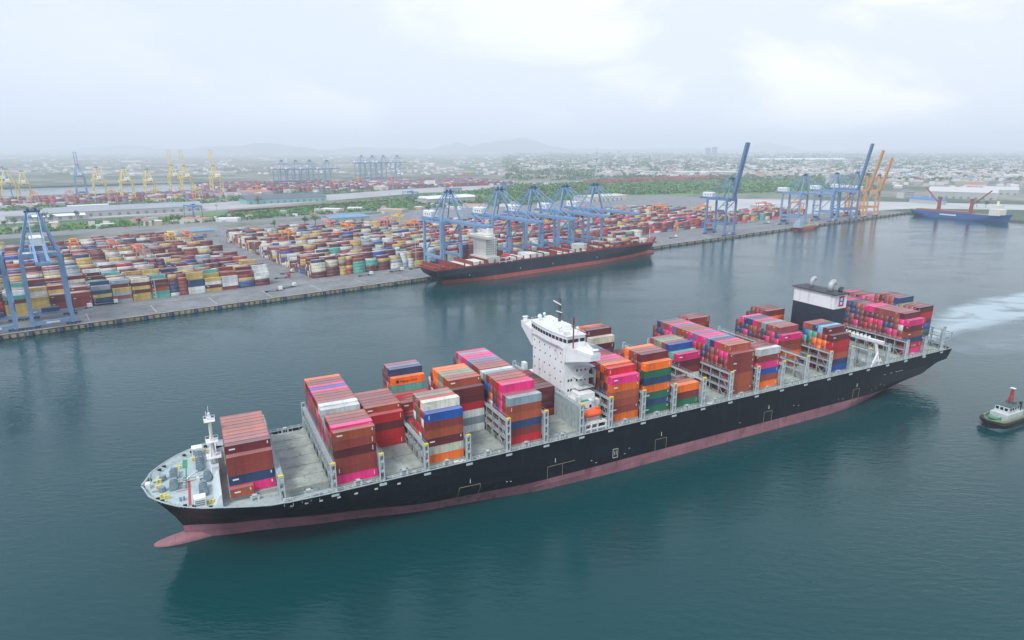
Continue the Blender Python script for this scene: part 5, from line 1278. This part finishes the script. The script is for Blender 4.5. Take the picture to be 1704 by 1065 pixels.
for k in range(10):
    u = k / 9; p = tc_ - td * (15 - 31 * u) ; W.append((p.x, p.y, 6.1 + .6 * math.sin(u * 3.1), .9 if u > .1 else .5))
ribbon('tug_wash', W, wk, z=.03)
# ================================================================ YARD FURNITURE
def truck(loc, rz, cabc, label):
    t = thing('truck', loc, rz, label, 'truck', 'trucks on the quay roads')
    mb = MB(); mb.box(4.6, 7.2, -1.2, 1.2, .9, 3.4); cb = mb.build('cab', cabc, t)
    mb = MB(); mb.box(7.2, 7.26, -1.0, 1.0, 2.1, 3.1); mb.build('windscreen', glass, cb)
    mb = MB(); mb.box(-7, 4.4, -.5, .5, .95, 1.3); mb.box(-7, 4.2, -1.2, 1.2, 1.3, 1.45); mb.build('trailer', lashd, t)
    for x in (-6, -4.7, 3.2, 6.0):
        for y in (-1.05, 1.05): mb = MB(); mb.tube((x, y - .15, .52), (x, y + .15, .52), .5, n=8); mb.build('wheel', black, t)
    return t
tk = [(480, 479, 'white'), (455, 485, 'white'), (608, 459, 'white'), (478, 455, 'white'), (470, 463, 'red'), (660, 452, 'white'), (135, 515, 'white'), (42, 530, 'white'), (178, 507, 'white'), (690, 447, 'orange'), (1120, 396, 'white'), (1275, 372, 'white')]
for i, (px, py, c) in enumerate(tk):
    p = un(px, py, ZL); truck((p.x, p.y, ZL + .03), QPHI + (0 if i % 3 else .3), {'white': white, 'red': mat('cab_red', (.5, .05, .04), .5), 'orange': mat('cab_orange', (.7, .25, .05), .5)}[c],
        ['white-cabbed empty flatbed truck on the apron just right of the yard lane mouth', 'white-cabbed truck by the corner stack at the lane mouth', 'white-cabbed truck at the foot of the brown stack', 'white-cabbed truck up the yard lane', 'red-cabbed truck inside the yard lane', 'white-cabbed truck near the moored ship stern', 'white-cabbed truck right of the left quay crane', 'white-cabbed truck under the left quay crane', 'white-cabbed truck before the yellow corner stack', 'orange-cabbed truck beside the moored ship stern', 'white-cabbed truck on the bare apron beyond the moored bow', 'white-cabbed truck below the red stacks beyond the raised crane'][i])
def light_mast(px, py, top, label):
    p = un(px, py, ZL); t = thing('light_mast', (p.x, p.y, ZL), QPHI, label, 'light mast', 'tall light masts in the yard')
    lo, hi = 5, 90
    for _ in range(30):
        m_ = (lo + hi) / 2
        if proj((p.x, p.y, ZL + m_))[1] > top: lo = m_
        else: hi = m_
    mb = MB(); mb.tube((0, 0, 0), (0, 0, lo), .45, .22, n=8); mb.build('pole', lash, t)
    mb = MB(); mb.tube((0, 0, lo - .8), (0, 0, lo - .3), 1.5, n=10)
    for k in range(8): a = k * math.pi / 4; mb.box(1.6 * math.cos(a) - .3, 1.6 * math.cos(a) + .3, 1.6 * math.sin(a) - .3, 1.6 * math.sin(a) + .3, lo - 1.4, lo - .8)
    mb.build('lamp_ring', lash, t)
for a in ((367, 404, 340, 'tall light mast behind the left yard before the pale road'), (693, 446, 392, 'light mast on the apron beside the moored ship stern'), (261, 500, 440, 'light mast amid the front stacks right of the left quay crane'), (649, 345, 322, 'thin light mast on the green strip'), (180, 330, 308, 'far light mast among the yellow cranes'), (1150, 352, 316, 'light mast before the green field'), (1032, 350, 310, 'light mast behind the moored bow cranes')): light_mast(*a)

# ================================================================ BUILDINGS
for px, py, m_, lb_ in ((60, 344, orng, 'hazy orange gantry over the far red stacks at the left edge'), (120, 341, salmon, 'hazy salmon gantry between the far stacks below the tall pale crane'), (190, 340, orng, 'hazy orange gantry over the far stacks below the low yellow cranes'), (262, 337, yel, 'hazy yellow gantry left of the upright yellow booms'), (332, 333, yel, 'hazy yellow gantry between the upright yellow booms'),
                        (432, 330, orng, 'orange gantry in front of the dark-roofed warehouse'), (560, 318, salmon, 'hazy salmon gantry below the nearer four far cranes'), (600, 312, orng, 'hazy orange gantry among the far red stacks'), (655, 308, salmon, 'hazy salmon gantry under the farthest cranes'), (780, 300, salmon, 'hazy salmon gantry above the blue canopy')):
    p = un(px, py, ZL); yard_gantry((p.x, p.y, ZL), m_, lb_, 'hazy gantries of the far terminals', S=28, W=14, Ht=26)
for px, py, lb_ in ((45, 334, 'cream low-boom crane between the left-edge crane and the tall pale one'), (250, 327, 'small cream crane left of the upright yellow booms')): far_crane(px, py, lb_, craney, False, rz=QPHI + math.pi, zg=38, W=20)
def hall(px, py, L_, D_, h_, label, roofm, wallm=None, rz=0.0, ridge=3.0, bays=1, name='warehouse'):
    p = un(px, py, ZL); t = thing(name, (p.x, p.y, ZL), QPHI + rz, label, 'building')
    mb = MB(); mb.box(-L_ / 2, L_ / 2, 0, D_, 0, h_); wl = mb.build('wall', wallm or wetm, t)
    for k in range(bays):
        y0, y1 = D_ * k / bays, D_ * (k + 1) / bays; ym = (y0 + y1) / 2; mb = MB()
        vs = [(-L_ / 2 - 1, y0 - .6, h_ + .01), (L_ / 2 + 1, y0 - .6, h_ + .01), (L_ / 2 + 1, ym, h_ + ridge), (-L_ / 2 - 1, ym, h_ + ridge), (-L_ / 2 - 1, y1 + .6, h_ + .01), (L_ / 2 + 1, y1 + .6, h_ + .01)]
        mb.add(vs, [(0, 1, 2, 3), (3, 2, 5, 4), (0, 3, 4), (1, 5, 2), (0, 4, 5, 1)]); mb.build('roof', roofm, t)
    for k in range(int(L_ / 14)):
        x = -L_ / 2 + 5 + k * 14; mb = MB(); mb.box(x, x + 5, -.12, -.02, 0, min(5, h_ - 1)); mb.build('door', lashd, t)
    return t
greyroof = mat('roof_grey', (.30, .33, .36), .6, noise=.1, nscale=.05); darkroof = mat('roof_dark', (.10, .12, .15), .6, noise=.15, nscale=.05); whiteroof = mat('roof_white', (.70, .72, .74), .5, noise=.08, nscale=.05)
blueroof = mat('roof_blue', (.10, .30, .46), .5, noise=.1, nscale=.05); creamw = mat('wall_cream', (.60, .57, .48), .7); bluew = mat('wall_blue', (.12, .22, .5), .6); redroof = mat('roof_red', (.40, .12, .09), .7)
hall(215, 357, 240, 50, 9, 'long grey-roofed warehouse beyond the pale road at left', greyroof, ridge=7)
hall(480, 337, 170, 60, 9, 'dark-roofed warehouse with teal eaves beyond the road', darkroof, mat('wall_teal', (.20, .45, .42), .6), ridge=8)
hall(100, 366, 70, 25, 6, 'low white-walled shed between trees at left', whiteroof)
hall(150, 357, 60, 22, 16, 'four-storey white striped office building at left beyond the road', whiteroof, white, ridge=.6)
hall(40, 368, 44, 20, 5, 'small dark shed with trees round it near the left edge', darkroof)
hall(335, 396, 34, 20, 9, 'blue flat-roofed shed behind the left yard', blueroof, ridge=1)
hall(585, 370, 62, 46, 8, 'pale blue-roofed shed at the back of the middle yard', blueroof, ridge=2)
hall(752, 338, 120, 40, 11, 'white-roofed long shed behind the first moored-ship crane', whiteroof, bays=3, ridge=4)
hall(718, 312, 26, 18, 20, 'white office block beyond the pale road', whiteroof, white, ridge=.4)
hall(757, 319, 46, 20, 9, 'blue-roofed gate shed beyond the pale road', mat('roof_bright_blue', ()), ridge=1)
hall(845, 306, 60, 22, 10, 'bright blue canopy beside the red box stacks far behind', mat('roof_bright_blue', ()), ridge=1)
hall(1015, 334, 110, 60, 10, 'large cream-walled flat hall by the green field', mat('roof_cream', (.55, .55, .46), .6), creamw, ridge=2)
hall(1045, 352, 60, 30, 8, 'pale teal-roofed shed before the cream hall', mat('roof_teal', (.16, .34, .38), .6), ridge=2)
hall(1275, 346, 60, 16, 6, 'long white truck shed on the apron right of the raised crane', whiteroof, ridge=1)
hall(1600, 331, 130, 60, 15, 'cluster of large white sheds with curved roofs behind the blue cargo ship', mat('roof_pale', (.5, .5, .5), .6), wetm, rz=-1.6 + .35, ridge=9, bays=3)
hall(1665, 324, 70, 60, 12, 'pale shed at the right edge behind the blue ship', mat('roof_pale', (.5, .5, .5), .6), wetm, rz=-1.2, ridge=6, bays=2)
hall(1340, 268, 900, 160, 16, 'very long white factory roof far beyond the green field', whiteroof, white, rz=-.45, ridge=10)
hall(1180, 290, 300, 120, 9, 'pale low depot roof behind the green field', mat('roof_pale', (.5, .5, .5), .6), rz=-.5, ridge=4)
def tower(px, py, W_, D_, h_, label, m_, floors=10, rz=.2):
    p = un(px, py, ZL); t = thing('tower_block', (p.x, p.y, ZL), rz, label, 'building')
    mb = MB(); mb.box(-W_ / 2, W_ / 2, 0, D_, 0, h_); mb.build('wall', m_, t)
    mb = MB(); mb.box(-W_ / 2 - .4, W_ / 2 + .4, -.4, D_ + .4, h_, h_ + 1.5); mb.box(-W_ / 6, W_ / 6, D_ * .3, D_ * .7, h_ + 1.5, h_ + 5); mb.build('roof', greyroof, t)
    for k in range(floors): z = h_ * (k + .35) / floors; mb = MB(); mb.box(-W_ / 2 + 1, W_ / 2 - 1, -.3, -.05, z, z + h_ / floors * .4); mb.build('window', mat('far_glass', (.12, .15, .19), .3), t)
grt = mat('tower_grey', (.30, .36, .42), .6); crt = mat('tower_cream', (.62, .60, .55), .6)
tower(1178, 264, 56, 30, 120, 'tall grey tower block on the skyline, left one of the pair', grt, 14)
tower(1189, 264, 50, 30, 130, 'tall grey tower block on the skyline, right one of the pair', grt, 14)
tower(1090, 268, 60, 30, 58, 'cream apartment block on the skyline, left of the pair', crt, 8); tower(1106, 268, 60, 30, 58, 'cream apartment block on the skyline, right of the pair', crt, 8)
tower(1030, 262, 55, 30, 85, 'beige tower block left of the cream apartment blocks', crt, 10); tower(1160, 270, 70, 30, 40, 'low cream block between tower pairs', crt, 5)
tower(1385, 306, 26, 18, 26, 'pale office block at the edge of the red far stacks', crt, 6); tower(1512, 330, 30, 20, 14, 'beige office block behind the cargo ship stern', crt, 4)
p = un(992, 290, ZL); t = thing('control_tower', (p.x, p.y, ZL), 0, 'slender port control tower with mast standing on the skyline behind the cranes', 'tower')
mb = MB(); mb.tube((0, 0, 0), (0, 0, 62), 4, 3, n=10); mb.build('shaft', grt, t); mb = MB(); mb.tube((0, 0, 62), (0, 0, 68), 6, 9, n=12); mb.tube((0, 0, 68), (0, 0, 73), 9, 6, n=12); mb.build('cabin', grt, t); mb = MB(); mb.tube((0, 0, 73), (0, 0, 120), 1.2, .5, n=6); mb.build('aerial', grt, t)
# a town of low houses: three hundred of them singly, the rest in one mesh
hm = [mat('town_' + n_, c, .8) for n_, c in (('white', (.66, .67, .68)), ('cream', (.58, .53, .46)), ('grey', (.36, .38, .40)), ('red', (.42, .16, .12)), ('blue', (.16, .26, .42)), ('tan', (.44, .36, .28)))]
rnd = random.Random(77)
def house_mb(mb, W_, D_, h_, x=0, y=0, c=1, s=0, flat=False, mw=0, mr=1):
    P = [(x + c * a - s * b_, y + s * a + c * b_) for a, b_ in ((-W_ / 2, -D_ / 2), (W_ / 2, -D_ / 2), (W_ / 2, D_ / 2), (-W_ / 2, D_ / 2))]
    mb.add([(a, b_, ZL - .1) for a, b_ in P] + [(a, b_, ZL + h_) for a, b_ in P], [(0, 1, 5, 4), (1, 2, 6, 5), (2, 3, 7, 6), (3, 0, 4, 7)], mw)
    rg = 0.3 if flat else D_ * .18
    R1 = (x - c * W_ / 2, y - s * W_ / 2, ZL + h_ + rg); R2 = (x + c * W_ / 2, y + s * W_ / 2, ZL + h_ + rg)
    mb.add([(a, b_, ZL + h_) for a, b_ in P] + [R1, R2], [(0, 1, 5, 4), (2, 3, 4, 5), (3, 0, 4), (1, 2, 5)], mr)
T = []
while len(T) < 3600:
    px = rnd.uniform(860, 1760); py = 252 + 46 * rnd.random() ** 1.5
    if 1000 < px < 1460 and py > 294: continue
    if px < 1000 and py > 285: continue
    if px > 1480 and rnd.random() < .35: py += rnd.uniform(0, 22)
    if py < 251.5: continue
    if py > 330: continue
    p = un(px, py, ZL)
    if p.y > 16000: continue
    T.append((p.y, p))
for _ in range(500):
    px = rnd.uniform(-30, 860); py = rnd.uniform(258, 292); p = un(px, py, ZL)
    a, b_ = toab(p)
    if p.y < 16000 and not (a < 440 and 1350 < b_ < 1970): T.append((p.y, p))
for _ in range(160):   # depots and sheds along the near road strip
    px = rnd.uniform(0, 860); py = rnd.uniform(0, 1); py = (352 - px * .053) + rnd.uniform(-12, -2) if py < .7 else (386 - px * .052) + rnd.uniform(-6, 3); p = un(px, py, ZL); T.append((p.y, p))
T.sort(key=lambda q: q[0])
shared = {}
big = MB(); nth_ = {}
where = lambda p: ('behind the quay yard' if p.y < 1800 else ('beyond the green field' if p.y < 3600 else 'in the far town'))
for i, (d_, p) in enumerate(T):
    k = rnd.randrange(8); far = d_ / 2500
    ind = rnd.random() < .16
    W_ = rnd.uniform(40, 110) if ind else rnd.uniform(10, 26); D_ = W_ * rnd.uniform(.3, .6); h_ = rnd.uniform(6, 11) if ind else rnd.uniform(4, 12)
    W_ *= max(1, far * .7); D_ *= max(1, far * .6)
    if d_ < 1500: W_ *= .45; D_ *= .5; h_ *= .7
    mw = rnd.choice((0, 0, 1, 1, 2, 5)); mr = rnd.choice((0, 0, 0, 2, 2, 3, 3, 4, 5)); an = rnd.choice((QPHI, QPHI + 1.57, -.2, .1)) + rnd.uniform(-.15, .15)
    if i < 270:
        key_ = (k, ind)
        mb = MB(); house_mb(mb, W_, D_, h_, flat=ind, mw=0, mr=1)
        o = mb.build('house' if not ind else 'shed', [hm[mw], hm[mr]]); o.location = (p.x, p.y, 0); o.rotation_euler = (0, 0, an)
        cn_ = ('white', 'cream', 'grey', 'red', 'blue', 'tan')
        g = f"{'low sheds' if ind else 'small houses'} {where(p)}"
        tag(o, f"{'long low' if ind else 'small'} {cn_[mw]} {'shed' if ind else 'house'} with {cn_[mr]} roof {where(p)}", 'building', g + f', {cn_[mw]} with {cn_[mr]} roof')
    else: house_mb(big, W_, D_, h_, p.x, p.y, math.cos(an), math.sin(an), ind, mw, mr)
o = big.build('town', hm, kind='stuff'); tag(o, 'hazy sprawl of low town buildings reaching to the horizon', 'buildings')

# ================================================================ TREES
leafm = mat('leaves', (.11, .25, .06), .9, noise=.35, nscale=.15); leafd = mat('leaves_dark', (.06, .14, .045), .9, noise=.35, nscale=.15)
barkm = mat('bark', (.10, .07, .05), .9)
def clump(mb, c, r_, n_, rnd, mi=0, leaf=1.0):
    for _ in range(n_):
        while True:
            d_ = Vector((rnd.uniform(-1, 1), rnd.uniform(-1, 1), rnd.uniform(-1, 1)))
            if .2 < d_.length < 1: break
        p = c + Vector((d_.x * r_.x, d_.y * r_.y, d_.z * r_.z)); a = Vector((rnd.uniform(-1, 1), rnd.uniform(-1, 1), rnd.uniform(-.5, .9))).normalized() * leaf; b_ = a.cross(Vector((rnd.uniform(-1, 1), rnd.uniform(-1, 1), 1))).normalized() * leaf
        mb.add([p - a, p + b_, p + a, p - b_], [(0, 1, 2, 3)], mi)
rnd = random.Random(4)
def tree(px, py, h_, label, i, group='trees round the yard edge'):
    p = un(px, py, ZL); t = thing('tree', (p.x, p.y, ZL), rnd.random() * 6, label, 'tree', group)
    mb = MB(); mb.tube((0, 0, 0), (0, 0, h_ * .5), h_ * .035, h_ * .02, n=6)
    for k in range(4): a = k * 1.6; mb.tube((0, 0, h_ * .35), (math.cos(a) * h_ * .25, math.sin(a) * h_ * .25, h_ * .62), h_ * .014, h_ * .006, n=5)
    mb.build('trunk', barkm, t)
    mb = MB()
    for k in range(9): a = rnd.random() * 6.3; r_ = rnd.random() * h_ * .34; clump(mb, Vector((math.cos(a) * r_, math.sin(a) * r_, h_ * rnd.uniform(.5, .86))), Vector((1, 1, .8)) * h_ * .17, 34, rnd, leaf=h_ * .04)
    mb.build('crown', leafd if i % 2 else leafm, t)
spots = [(457, 380, 'dark round tree behind the left yard, left of the pink gantry'), (508, 375, 'small dark tree left of the pink gantry'), (525, 374, 'small dark tree touching the pink gantry at left'), (300, 371, 'tree beside the bright blue rail gantry'), (286, 373, 'bushy tree left of the bright blue rail gantry'), (10, 380, 'tree at the left edge beside the dark shed'), (25, 378, 'second tree in from the left edge beside the dark shed'),
         (75, 371, 'tree left of the low white shed'), (88, 370, 'bushy tree touching the low white shed'), (130, 366, 'tree right of the low white shed'), (210, 380, 'tree on the scrub strip at left'), (232, 379, 'tree on the scrub strip right of the first one'), (745, 318, 'tree behind the white office block'), (1140, 312, 'lone tree standing above the green field'), (1380, 314, 'tree at the right end of the green field'), (1640, 345, 'tree before the white sheds'), (1625, 344, 'bush before the white sheds'), (430, 340, 'tree beside the dark-roofed warehouse')]
for i, (px, py, lb_) in enumerate(spots): tree(px, py, 13 + (i * 37 % 5), lb_, i)
def inpoly(x, y, P):
    c = False; j = len(P) - 1
    for i in range(len(P)):
        if (P[i][1] > y) != (P[j][1] > y) and x < (P[j][0] - P[i][0]) * (y - P[i][1]) / (P[j][1] - P[i][1]) + P[i][0]: c = not c
        j = i
    return c
mb = MB(); cnt = 0
areas = [([(960, 325), (1250, 321), (1460, 315), (1440, 300), (1230, 298), (1010, 301), (930, 306)], 1900, 6.5), ([(300, 373), (640, 350), (860, 343), (1010, 328), (880, 309), (700, 326), (380, 358)], 1500, 4.2), ([(-20, 392), (300, 372), (300, 362), (-20, 382)], 260, 4), ([(-20, 353), (320, 340), (700, 313), (700, 306), (320, 332), (-20, 345)], 420, 4.5), ([(780, 322), (960, 330), (960, 306), (860, 308)], 500, 7)]
for P, n_, sz in areas:
    k = 0; xs = [p[0] for p in P]; ys = [p[1] for p in P]
    while k < n_:
        x, y = rnd.uniform(min(xs), max(xs)), rnd.uniform(min(ys), max(ys))
        if not inpoly(x, y, P): continue
        k += 1; p = un(x, y, ZL); s_ = sz * rnd.uniform(.6, 1.4); clump(mb, Vector((p.x, p.y, ZL + s_ * .4)), Vector((s_ * 1.3, s_ * 1.3, s_ * .55)), 16, rnd, rnd.randrange(2) if sz > 4 else 0, s_ * .34)
o = mb.build('woodland', [leafm, leafd], kind='stuff'); tag(o, 'low green woodland and scrub between the yards and the town', 'woods')
# treetops scattered through the town
mb = MB()
for _ in range(5200):
    px = rnd.uniform(840, 1740); py = 250 + 50 * rnd.random() ** 1.6
    if py < 252: continue
    p = un(px, py, ZL)
    if p.y > 14000: continue
    s_ = rnd.uniform(5, 9) * max(1, p.y / 2600); clump(mb, Vector((p.x, p.y, ZL + s_ * .5)), Vector((s_ * 2.4, s_ * 1.4, s_ * .6)), 9, rnd, 1, s_ * .6)
o = mb.build('town_treetops', [leafm, leafd], kind='stuff'); tag(o, 'dark treetops scattered between the town buildings', 'woods')
# train of box wagons on the strip
rnd = random.Random(9)
for i in range(34):
    u = i / 33; x = 385 + u * 315; y = 353.5 - u * 22.5; p = un(x, y, ZL + .1); q = un(x + 10, y - .71, ZL + .1); rz = math.atan2(q.y - p.y, q.x - p.x)
    mb = MB(); mb.box(-6.2, 6.2, -1.3, 1.3, .9, 1.3, 1); mb.box(-6.1, 6.1, -1.22, 1.22, 1.3, 3.9, 0)
    for xx in (-4.4, 4.4): mb.box(xx - 1, xx + 1, -1.1, 1.1, .1, .9, 1)
    o = mb.build('railway_wagon', [CM[rnd.choice('bmmubsm')], black]); o.location = p; o.rotation_euler = (0, 0, rz)
    tag(o, 'dull box wagon in the long goods train on the pale road strip', 'wagon', 'wagons of the goods train')
# ================================================================ HAZE
hz = bpy.data.materials.new('haze'); hz.use_nodes = True; t = hz.node_tree; t.nodes.clear(); ou = t.nodes.new('ShaderNodeOutputMaterial'); pv = t.nodes.new('ShaderNodeVolumePrincipled')
pv.inputs['Color'].default_value = (.87, .93, 1, 1); pv.inputs['Density'].default_value = HAZE; pv.inputs['Anisotropy'].default_value = .0
t.links.new(pv.outputs[0], ou.inputs['Volume'])
hb_ = MB(); hb_.box(-22000, 22000, -22000, 22000, -4.5, 460); o = hb_.build('haze', hz, kind='stuff'); o['label'] = 'pale sea haze lying over harbour and town'
